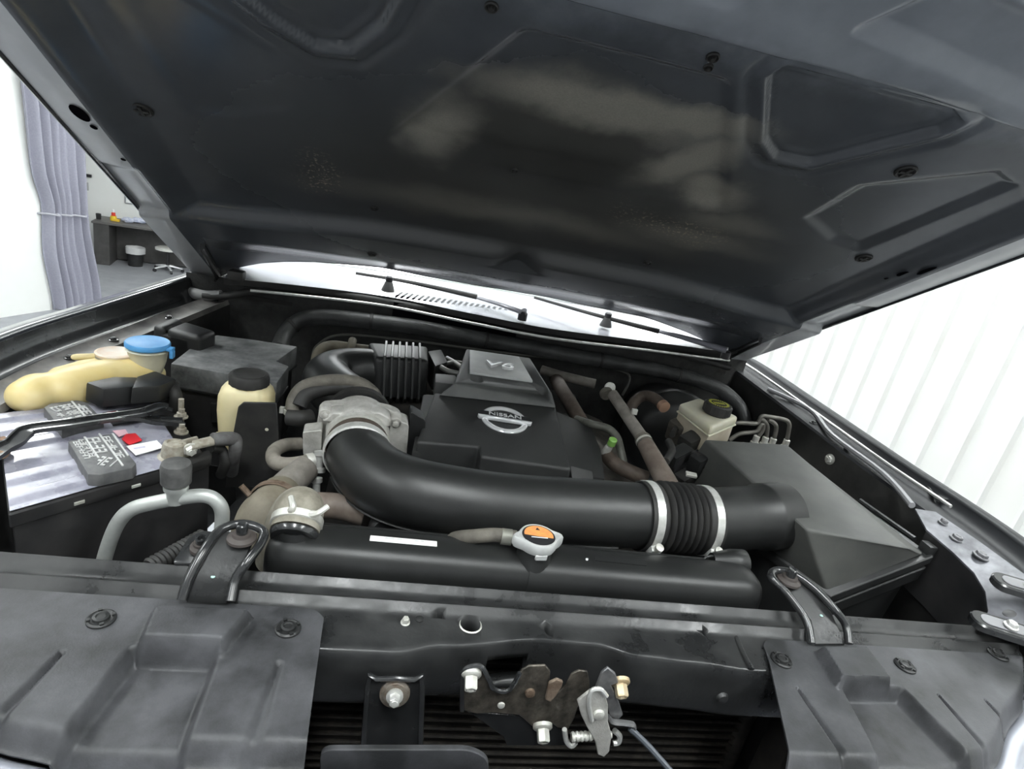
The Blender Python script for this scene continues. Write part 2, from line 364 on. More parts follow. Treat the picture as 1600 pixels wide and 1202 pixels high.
# things on the bench
def on_bench(px, py): return Zp(px, py, ZT)
p = on_bench(151, 344) + bn * 0.12
bm = nb(); lathe(bm, p, (0, 0, 1), [(0, 0.035), (0.09, 0.040), (0.092, 0.036), (0.02, 0.032)], 20); o = tag(obj('mug', bm, BLACKPRINT), 'small black mug at the curtain end of the bench', 'mug')
p = on_bench(174, 347) + bn * 0.15
t = thing('spray_bottle', 'yellow bottle with a red label and white cap on the bench', 'bottle', p)
bm = nb(); lathe(bm, p, (0, 0, 1), [(0, 0.045), (0.005, 0.05), (0.05, 0.05), (0.085, 0.042)], 20); obj('bottle_body', bm, mat('bottle_yellow', (0.85, 0.60, 0.03), 0.4), t)
bm = nb(); lathe(bm, p, (0, 0, 1), [(0.085, 0.042), (0.09, 0.030), (0.13, 0.030), (0.14, 0.022)], 20); obj('bottle_label', bm, mat('bottle_red', (0.75, 0.06, 0.03), 0.4), t)
bm = nb(); lathe(bm, p, (0, 0, 1), [(0.14, 0.018), (0.185, 0.016), (0.19, 0.010)], 16); obj('bottle_cap', bm, WHITE, t)
p = on_bench(180, 347) + bn * 0.08
bm = nb(); box(bm, p + V((0, 0, 0.02)), 0.10, 0.06, 0.04, bd, bn, 0.006); tag(obj('yellow_box', bm, mat('box_yellow', (0.85, 0.55, 0.05), 0.5)), 'flat yellow carton beside the bottle on the bench', 'box')
PAPER = mat('crumpled_paper', (0.70, 0.72, 0.80), 0.7, col2=(0.45, 0.50, 0.68), nscale=30, namt=1.0)
def crumple(px, py, dep, wd, name, label, cat):
    p = on_bench(px, py) + bn * dep; bm = nb()
    bmesh.ops.create_icosphere(bm, subdivisions=3, radius=1.0)
    for v in bm.verts:
        q = v.co.copy(); n_ = 1 + 0.35 * noise.noise(q * 2.3 + V((px, py, 0)))
        v.co = p + bd * (q.x * wd * n_) + bn * (q.y * 0.08 * n_) + V((0, 0, max(0.0, 0.035 + q.z * 0.05 * n_)))
    return tag(obj(name, bm, PAPER), label, cat)
crumple(197, 349, 0.12, 0.09, 'paper_bundle', 'low crumpled white paper next to the yellow carton', 'paper')
crumple(215, 350, 0.14, 0.13, 'plastic_bag', 'bluish white plastic bag lying on the bench', 'bag')
p = on_bench(242, 357) + bn * 0.14
t = thing('tape_dispenser', 'black desk device on the bench next to the plastic bag', 'device', p)
bm = nb(); box(bm, p + V((0, 0, 0.03)), 0.15, 0.08, 0.06, bd, bn, 0.008); obj('device_body', bm, BLACKPRINT, t)
bm = nb(); box(bm, p + V((0, 0, 0.068)), 0.09, 0.05, 0.016, bd, bn, 0.004); obj('device_lid', bm, PLASTIC, t)
# bin under the bench with a white bag over its rim
p = bq(0.55, 0.22, 0.0); 
t = thing('waste_bin', 'black waste bin lined with a white bag under the bench', 'bin', p)
bm = nb(); lathe(bm, p, (0, 0, 1), [(0, 0.11), (0.30, 0.14), (0.30, 0.13), (0.02, 0.10)], 24); obj('bin_body', bm, PLASTIC, t)
bm = nb(); lathe(bm, p, (0, 0, 1), [(0.22, 0.145), (0.29, 0.15), (0.325, 0.148), (0.31, 0.12), (0.25, 0.115)], 24, fn=lambda a: 1 + 0.05 * math.sin(5 * a) + 0.03 * math.sin(11 * a), cap=False); obj('bin_bag', bm, mat('bag_white', (0.6, 0.6, 0.6), 0.5), t, ang=80)
# stool
p = Zp(262, 424, FZ); 
t = thing('stool', 'round stool with white seat and chrome star base by the bench', 'stool', V((p.x, p.y, FZ)))
sh = 0.42
bm = nb(); lathe(bm, V((p.x, p.y, FZ)), (0, 0, 1), [(sh - 0.05, 0.16), (sh - 0.04, 0.19), (sh - 0.01, 0.19), (sh, 0.165)], 28); obj('seat', bm, mat('stool_white', (0.62, 0.62, 0.58), 0.5), t)
bm = nb(); lathe(bm, V((p.x, p.y, FZ)), (0, 0, 1), [(0.06, 0.035), (0.12, 0.03), (0.13, 0.022), (sh - 0.05, 0.022)], 16); obj('column', bm, BLACKPRINT, t)
for i in range(5):
    a = i * 2 * PI / 5 + 0.3; e = V((p.x + 0.23 * math.cos(a), p.y + 0.23 * math.sin(a), FZ + 0.06)); c0 = V((p.x, p.y, FZ + 0.10))
    bm = nb(); tube(bm, [c0, c0.lerp(e, 0.5) + V((0, 0, 0.005)), e], [0.022, 0.018, 0.014], 10, 4); lg = obj('leg', bm, CHROME, t)
    bm = nb(); lathe(bm, e - V((0.0, 0, 0.03)) + V((math.sin(a), -math.cos(a), 0)) * -0.014, (math.sin(a), -math.cos(a), 0), [(0, 0.029), (0.028, 0.029)], 16); obj('caster', bm, BLACKPRINT, lg)
# whiteboard and hooks on the back wall
wn = -bn; wo = b0 + bn * 0.62
def wp(px, py): return plane_pt(px, py, wo, bn)
q = [wp(193, 225), wp(300, 250), wp(300, 345), wp(196, 317)]
hx = (q[2] - q[3]).length
t = thing('whiteboard', 'white board with thin grey frame on the back wall', 'whiteboard', q[3])
a0 = q[3]; zt = 1.0
bm = nb(); pts = [a0, a0 + bd * 2.4, a0 + bd * 2.4 + V((0, 0, zt)), a0 + V((0, 0, zt))]
prism(bm, [p + wn * 0.012 for p in pts], bn * 0.012); obj('board', bm, mat('board_white', (0.86, 0.87, 0.86), 0.3), t)
FRM = mat('board_frame', (0.30, 0.31, 0.32), 0.5)
for a_, b_ in zip(pts, pts[1:] + pts[:1]):
    bm = nb(); tube(bm, [a_ + wn * 0.012, b_ + wn * 0.012], 0.012, 6, 1); obj('frame_bar', bm, FRM, t)
for px, py, nm, lb in ((138, 236, 'wall_hook', 'small dark hook high on the white wall'), (136, 274, 'wall_tool', 'black tool hanging on the white wall beside the curtain'), (134, 291, 'wall_switch', 'grey switch plate on the white wall beside the curtain')):
    p = wp(px, py); bm = nb()
    if nm == 'wall_hook':
        box(bm, p + wn * 0.006, 0.05, 0.012, 0.08, bd, bn, 0.003); tube(bm, [p + wn * 0.01, p + wn * 0.05 - V((0, 0, 0.03)), p + wn * 0.06], 0.008, 8, 4)
        tag(obj(nm, bm, BLACKPRINT), lb, 'hook')
    elif nm == 'wall_tool':
        box(bm, p + wn * 0.02, 0.14, 0.04, 0.05, bd, bn, 0.008); box(bm, p + wn * 0.02 - bd * 0.05 - V((0, 0, 0.06)), 0.04, 0.03, 0.12, bd, bn, 0.008)
        tag(obj(nm, bm, BLACKPRINT), lb, 'tool')
    else:
        box(bm, p + wn * 0.006, 0.08, 0.012, 0.13, bd, bn, 0.004); box(bm, p + wn * 0.016, 0.025, 0.012, 0.05, bd, bn, 0.002)
        tag(obj(nm, bm, mat('switch_grey', (0.4, 0.4, 0.4), 0.5)), lb, 'switch')

# ================================================================ CAR SHELL
LEFT_EDGE = [V((-0.835, -0.16, 0.045)), V((-0.858, 0.10, 0.075)), Zp(0, 527, 0.085), Zp(160, 475, 0.09), Zp(312, 428, 0.105), V((-0.700, 1.20, 0.11))]
RIGHT_EDGE = [V((0.830, -0.16, 0.045)), Zp(1600, 850, 0.075), Zp(1400, 715, 0.086), Zp(1280, 633, 0.09), Zp(1172, 561, 0.105), V((0.745, 1.20, 0.11))]
def strip(edge, s, sec, k=10):
    bm = nb(); P = crom(edge, k); rings = []
    for p in P: rings.append([p + V((-s * a, 0, b)) for a, b in sec])
    bridge(bm, rings, closed=False, cap=False); return bm
for s, edge, nm, dzk in ((-1, LEFT_EDGE, 'passenger', 1.0), (1, RIGHT_EDGE, 'driver', 0.45)):
    side = 'battery' if s < 0 else 'air filter box'
    t = thing('fender', 'dark glossy front fender beside the ' + side, 'fender', (edge[2].x, edge[2].y, -0.4))
    bm = strip(edge, s, [(-0.10, -0.72), (-0.10, -0.50), (-0.095, -0.16), (-0.065, -0.035), (-0.036, -0.006), (-0.012, 0.0), (0.002, -0.001), (0.004, -0.006)]); obj('outer_panel', bm, PAINT if s < 0 else DULLPAINT, t, ang=80)
    bm = strip(edge, s, [(0.004, -0.006), (0.010, -0.022 * dzk - 0.006), (0.022, -0.043 * dzk - 0.004), (0.040, -0.046 * dzk - 0.004), (0.046, -0.040 * dzk)]); obj('gutter', bm, BLACKMETAL if s < 0 else DULLPAINT, t, ang=80)
    bm = strip(edge, s, [(0.046, -0.040 * dzk), (0.050, -0.036 * dzk), (0.056, -0.042 * dzk), (0.082, -0.046 * dzk), (0.088, -0.044 * dzk), (0.092, -0.055 * dzk)]); obj('inner_flange', bm, FLANGE if s < 0 else DULLPAINT, t, ang=50)
    bm = strip(edge, s, [(0.092, -0.055 * dzk), (0.094, -0.09), (0.10, -0.30), (0.13, -0.62)]); obj('inner_apron', bm, APRON, t, ang=60)
    e0 = edge[0]; full = [(-0.10, -0.72), (-0.10, -0.50), (-0.095, -0.16), (-0.065, -0.035), (-0.036, -0.006), (-0.012, 0.0), (0.004, -0.006), (0.022, -0.043 * dzk - 0.004), (0.046, -0.040 * dzk), (0.088, -0.044 * dzk), (0.094, -0.09), (0.10, -0.30), (0.13, -0.62), (0.13, -0.72)]
    bm = nb(); prism(bm, [e0 + V((-s * a, 0, b)) for a, b in full], V((0, 0.004, 0))); obj('front_closing_panel', bm, DULLPAINT, t)
    P = crom(edge, 10)
    for i in (22, 27, 33, 38):
        bm = nb(); hexbolt(bm, P[i] + V((-s * 0.068, 0, -0.044 * dzk)), (0, 0, 1), 0.006, 0.004); obj('bolt', bm, BLACKMETAL, t)
# driver side gutter highlight put in as a steel tube, pale seal, prop rod lying in the gutter
P = crom(RIGHT_EDGE, 10)
bm = nb(); tube(bm, [p + V((-0.030, 0, -0.010)) for p in P[14:40]], 0.0035, 8, 1); tag(obj('gutter_highlight', bm, STEEL), 'thin bright highlight line along the fender gutter by the air filter box', 'trim')
bm = nb(); tube(bm, [Zp(1200, 608, 0.085), Zp(1265, 640, 0.078), Zp(1300, 680, 0.076), Zp(1380, 740, 0.073), Zp(1425, 790, 0.07)], 0.006, 8, 5); tag(obj('seal_strip', bm, mat('pale_seal', (0.28, 0.28, 0.29), 0.35)), 'wavy pale grey seal strip lying on the fender flange by the brake reservoir', 'seal')
bm = nb(); tube(bm, [Zp(1405, 720, 0.078), Zp(1440, 750, 0.072), Zp(1460, 775, 0.068), Zp(1468, 784, 0.068), Zp(1476, 778, 0.070)], 0.0035, 8, 5); lathe(bm, Zp(1473, 781, 0.066), (0, 0, 1), [(0, 0.010), (0.006, 0.010), (0.007, 0.006)], 14); tag(obj('washer_tube_clip', bm, BLACKMETAL), 'thin black rod with a round clip on the fender by the air filter box', 'rod')
# firewall and cowl
t = thing('firewall', 'black felt covered firewall behind the engine', 'firewall', (0, 0.93, -0.6))
def fw(i, j, nu=60, nv=14):
    x = -0.76 + 1.52 * i / nu; z = -0.6 + 0.715 * j / nv
    return V((x, 0.905 + 0.012 * math.sin(x * 9) * S(-0.2, 0.1, z) + 0.03 * S(0.3, 0.75, abs(x)) , z))
bm = nb(); sheet(bm, fw, 60, 14); obj('panel', bm, FIREWALLM, t, ang=80)
bm = nb(); tube(bm, [Yp(318, 462, 0.90), Yp(350, 463, 0.89), Yp(390, 456, 0.885), Yp(445, 449, 0.885), Yp(520, 458, 0.885), Yp(640, 478, 0.885), Yp(760, 499, 0.885), Yp(900, 524, 0.885), Yp(1030, 546, 0.885), Yp(1140, 575, 0.885)], 0.0085, 10, 6); obj('rubber_seal', bm, RUBBER, t)
CF = [Zp(349, 437, 0.14), Zp(395, 441, 0.14), Zp(470, 449, 0.14), Zp(606, 466, 0.14), Zp(740, 493, 0.14), Zp(860, 516, 0.14), Zp(1000, 534, 0.14), Zp(1138, 552, 0.14)]
CFs = crom(CF, 8); nC = len(CFs) - 1
t = thing('windscreen_cowl', 'pale glossy cowl panel below the windscreen with a row of vent slots', 'cowl', (0, 1.0, 0.1))
def cowl(i, j, nv=8):
    p = CFs[i]; f = j / nv; yr = 1.155 - 0.10 * (p.x / 0.75) ** 2
    return V((p.x * (1 + 0.02 * f), p.y + (yr - p.y) * f, p.z + 0.004 + 0.012 * math.sin(f * PI / 2)))
bm = nb(); sheet(bm, cowl, nC, 8); bmesh.ops.solidify(bm, geom=bm.faces[:], thickness=0.004)
cowl_o = obj('cowl_panel', bm, COWLM, t, ang=50)
cb = nb()
for i in range(22):
    f = i / 21.0; pc = Zp(623 + 185 * f, 460 + 26 * f, 0.15); L_ = 0.060 * (1 - 0.72 * f)
    c_ = pc; box(cb, V((c_.x, c_.y + 0.012 * (1 - f), c_.z)), 0.0078, max(0.008, L_), 0.06, (0.96, -0.28, 0), (0.28, 0.96, 0))
cut(cowl_o, [cb])
bm = nb(); bridge(bm, [[p + V((0, 0.0, 0.003)) for p in CFs], [p + V((0, 0.004, -0.012)) for p in CFs], [V((p.x, 0.915, 0.105)) for p in CFs]], closed=False, cap=False); obj('cowl_front_edge', bm, RUBBER, t)
bm = nb(); tube(bm, [p + V((0, -0.018, -0.016)) for p in CFs[8:]], 0.0035, 8, 1); obj('lip_highlight', bm, STEEL, t)  # steel tube stands for the highlight on the cowl lip
bm = nb(); box(bm, (0, 1.04, 0.075), 1.40, 0.22, 0.01); obj('plenum_floor', bm, DARKVOID, t)
va = Zp(617, 462, 0.15); vb = Zp(812, 490, 0.15); bm = nb(); hexa(bm, [V((va.x, va.y - 0.012, 0.136)), V((vb.x, vb.y - 0.012, 0.136)), V((vb.x, vb.y + 0.03, 0.136)), V((va.x, va.y + 0.075, 0.136))], [V((va.x, va.y - 0.012, 0.08)), V((vb.x, vb.y - 0.012, 0.08)), V((vb.x, vb.y + 0.03, 0.08)), V((va.x, va.y + 0.075, 0.08))]); obj('slot_dark_fill', bm, mat('dead_black', (0.004, 0.004, 0.005), 1.0, spec=0.0), t)  # black block added under the slots to paint their shade
bm = nb(); c_ = Zp(370, 430, 0.155); box(bm, c_, 0.035, 0.03, 0.022, bev=0.006); obj('rubber_stop', bm, RUBBER, t)
t = thing('windscreen', 'sloping windscreen glass behind the cowl panel', 'windscreen', (0, 1.2, 0.15))
def wsn(i, j, nu=24, nv=6):
    x = -0.74 + 1.48 * i / nu; f = j / nv; return V((x * (1 - 0.08 * f), 1.158 - 0.10 * (x / 0.75) ** 2 + 0.75 * f, 0.158 + 0.45 * f))
bm = nb(); sheet(bm, wsn, 24, 6); o = obj('glass', bm, GLASS, t, ang=80)
for k, (px, py) in enumerate(((606, 455), (946, 510))):
    p = Zp(px, py, 0.155); bm = nb()
    t = thing('washer_nozzle', 'black cone shaped nozzle on the cowl, ' + ('beside the start of the vent slots' if k == 0 else 'beside the driver side wiper arm'), 'nozzle', p, 'cowl nozzles')
    lathe(bm, p, (0, 0, 1), [(0, 0.017), (0.004, 0.0165), (0.024, 0.0095)], 18); obj('cone', bm, mat('nozzle_grey', (0.06, 0.06, 0.06), 0.4), t)
    bm = nb(); lathe(bm, p, (0, 0, 1), [(0.024, 0.008), (0.027, 0.0095), (0.036, 0.0095), (0.039, 0.006)], 16); obj('tip', bm, BLACKPRINT, t)
for k, (arm, bl) in enumerate(((((745, 464), (780, 474), (818, 487)), ((556, 427), (640, 441), (745, 464))), (((1028, 517), (1080, 531), (1136, 548)), ((835, 465), (930, 492), (1030, 518))))):
    A_ = [Zp(px, py, 0.172) for px, py in arm]; B_ = [Zp(px, py, 0.178) for px, py in bl]
    t = thing('wiper_arm', ('pale wiper arm with black blade above the vent slots' if k == 0 else 'pale wiper arm with black blade at the driver side of the cowl'), 'wiper', A_[2], 'windscreen wipers')
    bm = nb(); tube(bm, A_, [0.010, 0.013, 0.016], 12, 5, flat=0.55, flatdir=(0, 0, 1)); obj('arm', bm, COWLM, t)
    bm = nb(); tube(bm, B_, [0.0035, 0.005, 0.007], 8, 5); obj('blade', bm, RUBBER, t)
    bm = nb(); lathe(bm, V((A_[2].x, A_[2].y, 0.150)), (0, 0, 1), [(0, 0.012), (0.018, 0.012), (0.022, 0.008)], 14); obj('pivot_nut', bm, BLACKPRINT, t)

# ================================================================ HOOD
HA = math.radians(31.0); H0 = V((0.0, 0.93, 0.15)); HV = V((0, -math.cos(HA), math.sin(HA))); HN = V((0, -math.sin(HA), -math.cos(HA)))
def HP(px, py, w_=0.0):
    o = H0 + HN * w_; q = plane_pt(px, py, o, HN); return (q.x, (q - H0).dot(HV))
hood = thing('hood', 'raised hood seen from below, dark dusty underside with pressed pockets', 'hood', H0)
hood.rotation_euler = (PI - HA, 0, 0)
def sdf(poly, x, y):
    d = 1e9; ins = False; n_ = len(poly)
    for i in range(n_):
        x1, y1 = poly[i]; x2, y2 = poly[(i + 1) % n_]
        ex, ey = x2 - x1, y2 - y1; t_ = max(0, min(1, ((x - x1) * ex + (y - y1) * ey) / (ex * ex + ey * ey + 1e-12)))
        d = min(d, math.hypot(x - x1 - ex * t_, y - y1 - ey * t_))
        if (y1 > y) != (y2 > y) and x < (x2 - x1) * (y - y1) / (y2 - y1) + x1: ins = not ins
    return -d if ins else d
PR = [HP(*p) for p in ((1200, 165), (1228, 148), (1490, 208), (1505, 225), (1470, 241), (1265, 291), (1212, 282), (1195, 258))]
PL = [HP(*p) for p in ((300, -40), (330, 0), (420, 70), (485, 110), (540, 117), (590, 82), (630, 12), (625, -40))]
PF = [(-0.10, 1.02), (0.06, 1.015), (0.09, 1.07), (-0.08, 1.08)]
PG = [(0.20, 1.03), (0.50, 1.00), (0.52, 1.08), (0.24, 1.10)]
PAD = [HP(*p) for p in ((1262, 368), (1345, 322), (1560, 296), (1585, 312), (1345, 408), (1300, 398))]
PADL = [(-x, y) for x, y in PAD]
def crown(u, v): return -0.028 * (1 - (u / 0.755) ** 2)
VR = [(-0.756, -0.075)]
for px_, py_ in ((347, 426), (375, 415), (440, 410), (487, 410), (597, 419), (677, 435), (744, 447), (848, 464), (915, 478), (1010, 497), (1081, 523), (1129, 547)):
    u_, v_ = HP(px_, py_, 0.0)
    for _ in range(3): u_, v_ = HP(px_, py_, crown(max(-0.755, min(0.755, u_)), 0) + 0.012)
    VR.append((u_, v_))
VR.append((0.756, -0.055))
def vrear(u):
    for (x0, v0), (x1, v1) in zip(VR, VR[1:]):
        if x0 <= u <= x1: return v0 + (v1 - v0) * (u - x0) / (x1 - x0)
    return -0.06
def hood_h(u, v):
    a = abs(u); h = 0.0
    hs = 0.026 * S(0.640, 0.698, a) - 0.004 * S(0.720, 0.755, a) - 0.005 * S(0.455, 0.435, v) * S(0.695, 0.705, a)
    edge_v = 0.318 - 0.03 * S(0.30, 0.62, a)
    gap = 1 - 0.75 * math.exp(-((u - 0.0) / 0.035) ** 2)
    hr = 0.034 * S(edge_v + 0.018, edge_v - 0.014, v) * (gap if v > 0.26 else 1)
    hr -= 0.012 * S(0.20, 0.12, v) * S(0.70, 0.55, a)
    h = max(hs, hr, 0) if max(hs, hr) > 0 else 0
    h -= 0.012
    wcen = 0.135 + 0.58 * (0.888 - v)
    if 0.5 < v < 1.0:
        h -= 0.009 * S(0.012, -0.012, a - wcen) * S(0.60, 0.66, v) * S(0.905, 0.885, v)
    for poly in (PR, PL):
        if min(p[0] for p in poly) - 0.06 < u < max(p[0] for p in poly) + 0.06 and v > 0.7:
            d_ = sdf(poly, u, v); h += -0.011 * S(0.003, -0.005, d_) + 0.0035 * math.exp(-((d_ - 0.006) / 0.004) ** 2) - 0.004 * math.exp(-((d_ - 0.024) / 0.006) ** 2) + 0.003 * math.exp(-((d_ + 0.010) / 0.004) ** 2)
    for poly, pk in ((PAD, 1.0), (PADL, 0.25)):
        if min(p[0] for p in poly) - 0.05 < u < max(p[0] for p in poly) + 0.05:
            h -= 0.008 * pk * S(0.010, -0.012, sdf(poly, u, v))
    vc = 0.965
    h += 0.020 * S(vc - 0.010, vc + 0.012, v) + 0.005 * math.exp(-((v - vc - 0.004) / 0.006) ** 2)
    for poly in (PF, PG):
        if v > 0.96: h -= 0.014 * S(0.012, -0.012, sdf(poly, u, v))
    h += 0.0035 * noise.noise(V((u * 9, v * 9, 1.0))) * S(0.95, 1.0, v)
    return h
NU, NV = 290, 230
def hin(i, j, ua=-0.703, ub=0.703, nu=NU):
    u = ua + (ub - ua) * i / nu; v0 = vrear(u); v = v0 + (1.13 - v0) * j / NV
    return V((u, v, crown(u, v) + hood_h(u, v)))
bm = nb(); sheet(bm, hin, NU, NV); inner = None
# dusty underside paint
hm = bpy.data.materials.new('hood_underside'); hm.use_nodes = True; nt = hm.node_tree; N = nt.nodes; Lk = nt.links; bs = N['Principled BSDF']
bs.inputs['Roughness'].default_value = 0.30; bs.inputs['Specular IOR Level'].default_value = 0.5
tc = N.new('ShaderNodeTexCoord'); nz = N.new('ShaderNodeTexNoise'); nz.inputs['Scale'].default_value = 9; nz.inputs['Detail'].default_value = 6; nz.inputs['Roughness'].default_value = 0.6
Lk.new(tc.outputs['Object'], nz.inputs['Vector'])
sub = N.new('ShaderNodeVectorMath'); sub.operation = 'SUBTRACT'; Lk.new(nz.outputs['Color'], sub.inputs[0]); sub.inputs[1].default_value = (0.5, 0.5, 0.5)
scl = N.new('ShaderNodeVectorMath'); scl.operation = 'SCALE'; scl.inputs['Scale'].default_value = 0.11; Lk.new(sub.outputs[0], scl.inputs[0])
add = N.new('ShaderNodeVectorMath'); add.operation = 'ADD'; Lk.new(tc.outputs['Object'], add.inputs[0]); Lk.new(scl.outputs[0], add.inputs[1])
def blob(cx, cy, rx, ry, rot=0, soft=0.5, src=None):
    s1 = N.new('ShaderNodeVectorMath'); s1.operation = 'SUBTRACT'; Lk.new((src or add).outputs[0], s1.inputs[0]); s1.inputs[1].default_value = (cx, cy, 0)
    rt = N.new('ShaderNodeVectorRotate'); rt.rotation_type = 'Z_AXIS'; rt.inputs['Angle'].default_value = math.radians(rot); Lk.new(s1.outputs[0], rt.inputs['Vector'])
    ml = N.new('ShaderNodeVectorMath'); ml.operation = 'MULTIPLY'; ml.inputs[1].default_value = (1 / rx, 1 / ry, 0); Lk.new(rt.outputs[0], ml.inputs[0])
    ln = N.new('ShaderNodeVectorMath'); ln.operation = 'LENGTH'; Lk.new(ml.outputs[0], ln.inputs[0])
    mr = N.new('ShaderNodeMapRange'); mr.interpolation_type = 'SMOOTHSTEP'; mr.inputs['From Min'].default_value = 1 + soft * 0.5; mr.inputs['From Max'].default_value = 1 - soft; Lk.new(ln.outputs['Value'], mr.inputs['Value'])
    return mr.outputs[0]
def mathn(op, a, b):
    m_ = N.new('ShaderNodeMath'); m_.operation = op; m_.use_clamp = True
    for i, x in enumerate((a, b)):
        if isinstance(x, (int, float)): m_.inputs[i].default_value = x
        else: Lk.new(x, m_.inputs[i])
    return m_.outputs[0]
def mixc(fac, a, b):
    m_ = N.new('ShaderNodeMix'); m_.data_type = 'RGBA'
    if isinstance(fac, (int, float)): m_.inputs[0].default_value = fac
    else: Lk.new(fac, m_.inputs[0])
    for i, x in ((6, a), (7, b)):
        if isinstance(x, tuple): m_.inputs[i].default_value = (*x, 1)
        else: Lk.new(x, m_.inputs[i])
    return m_.outputs[2]
gr = N.new('ShaderNodeTexNoise'); gr.inputs['Scale'].default_value = 420; gr.inputs['Detail'].default_value = 2; Lk.new(tc.outputs['Object'], gr.inputs['Vector'])
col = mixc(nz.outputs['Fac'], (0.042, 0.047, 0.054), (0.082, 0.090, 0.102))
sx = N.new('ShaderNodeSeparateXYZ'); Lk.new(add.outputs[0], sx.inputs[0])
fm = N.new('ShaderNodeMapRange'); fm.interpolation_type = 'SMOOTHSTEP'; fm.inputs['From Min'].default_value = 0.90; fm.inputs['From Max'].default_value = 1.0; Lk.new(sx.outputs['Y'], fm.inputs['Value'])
col = mixc(fm.outputs[0], col, mixc(nz.outputs['Fac'], (0.13, 0.145, 0.168), (0.30, 0.32, 0.355)))  # clean front paint, made paler to carry its bright reflections
grime = mathn('MAXIMUM', blob(0.0, 0.50, 0.60, 0.30, 0, 0.9), blob(-0.02, 0.70, 0.24, 0.17, 0, 0.6))
col = mixc(mathn('MULTIPLY', grime, 0.85), col, (0.050, 0.048, 0.042))
dust = blob(-0.215, 0.665, 0.055, 0.085, 20, 0.7)
for b_ in ((0.0, 0.79, 0.20, 0.055, 0, 0.6), (0.17, 0.715, 0.10, 0.05, -60, 0.6), (0.24, 0.66, 0.07, 0.05, 0, 0.7), (0.10, 0.80, 0.14, 0.04, -6, 0.6), (0.33, 0.58, 0.10, 0.05, 0, 0.8), (0.30, 0.50, 0.16, 0.045, 0, 0.8), (-0.05, 0.45, 0.35, 0.05, 0, 1.0)):
    dust = mathn('MAXIMUM', dust, mathn('MULTIPLY', blob(*b_), 1.0 if b_[1] > 0.6 else 0.55))
dust = mathn('MULTIPLY', dust, mathn('SUBTRACT', 1.0, mathn('MULTIPLY', blob(-0.02, 0.66, 0.12, 0.07, 0, 0.5), 0.9)))
col = mixc(mathn('MULTIPLY', dust, 0.8), col, mixc(gr.outputs['Fac'], (0.20, 0.188, 0.158), (0.31, 0.295, 0.255)))
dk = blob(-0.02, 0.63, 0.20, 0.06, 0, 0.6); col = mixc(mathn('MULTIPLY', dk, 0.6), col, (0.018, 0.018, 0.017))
vor = N.new('ShaderNodeTexNoise'); vor.inputs['Scale'].default_value = 160; vor.inputs['Detail'].default_value = 3; Lk.new(tc.outputs['Object'], vor.inputs['Vector'])
spk = N.new('ShaderNodeMapRange'); spk.inputs['From Min'].default_value = 0.56; spk.inputs['From Max'].default_value = 0.66; Lk.new(vor.outputs['Fac'], spk.inputs['Value'])
speck = mathn('MULTIPLY', spk.outputs[0], mathn('MAXIMUM', blob(-0.41, 0.475, 0.035, 0.06, 0, 0.9), blob(0.245, 0.525, 0.12, 0.04, 8, 0.9)))
col = mixc(speck, col, (0.34, 0.29, 0.22))
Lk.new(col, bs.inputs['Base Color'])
rm = N.new('ShaderNodeMapRange'); rm.inputs['To Min'].default_value = 0.22; rm.inputs['To Max'].default_value = 0.62; Lk.new(mathn('MAXIMUM', dust, mathn('MULTIPLY', grime, 0.5)), rm.inputs['Value']); Lk.new(rm.outputs[0], bs.inputs['Roughness'])
bp = N.new('ShaderNodeBump'); bp.inputs['Strength'].default_value = 0.12; bp.inputs['Distance'].default_value = 0.002; Lk.new(nz.outputs['Fac'], bp.inputs['Height']); Lk.new(bp.outputs[0], bs.inputs['Normal'])
finish(bm, 80)
for f in bm.faces:
    if f.normal.z < 0: f.normal_flip()
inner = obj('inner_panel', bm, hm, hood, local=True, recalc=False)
FLG = mat('hood_flange_lit_paint', (0.38, 0.39, 0.405), 0.32, 0.1, col2=(0.46, 0.47, 0.48), nscale=10, namt=1.0, coat=0.5)  # hood paint made paler on the flanges, reflected wall light in the colour
for ua, ub in ((-0.757, -0.7025), (0.7025, 0.757)):
    bm = nb(); sheet(bm, lambda i, j: hin(i, j, ua, ub, 10), 10, NV); finish(bm, 60)
    for f in bm.faces:
        if f.normal.z < 0: f.normal_flip()
    obj('side_flange', bm, FLG, hood, local=True, recalc=False)
# outer skin and the folded hem around it
def hout(i, j):
    u = -0.762 + 1.524 * i / 60; v0 = vrear(u) - 0.006; v = v0 + (1.14 - v0) * j / 40
    return V((u, v, crown(u, v) + 0.006 - 0.036 * S(0.762, 0.72, abs(u)) * S(0, 0.06, v - v0)))
bm = nb(); sheet(bm, hout, 60, 40); o = obj('outer_panel', bm, PAINT, hood, local=True, ang=80)
for s in (-1, 1):
    bm = nb(); tube(bm, [V((s * 0.759, v_, crown(0.755, v_) + 0.009)) for v_ in [vrear(0.755) + (1.13 - vrear(0.755)) * i / 20 for i in range(21)]], 0.0045, 8, 1); obj('hem', bm, PAINT, hood, local=True)
bm = nb(); tube(bm, [V((u, vrear(u), crown(u, 0) + 0.006)) for u in [-0.75 + 1.5 * i / 40 for i in range(41)]], 0.005, 8, 1); obj('rear_hem', bm, PAINT, hood, local=True)
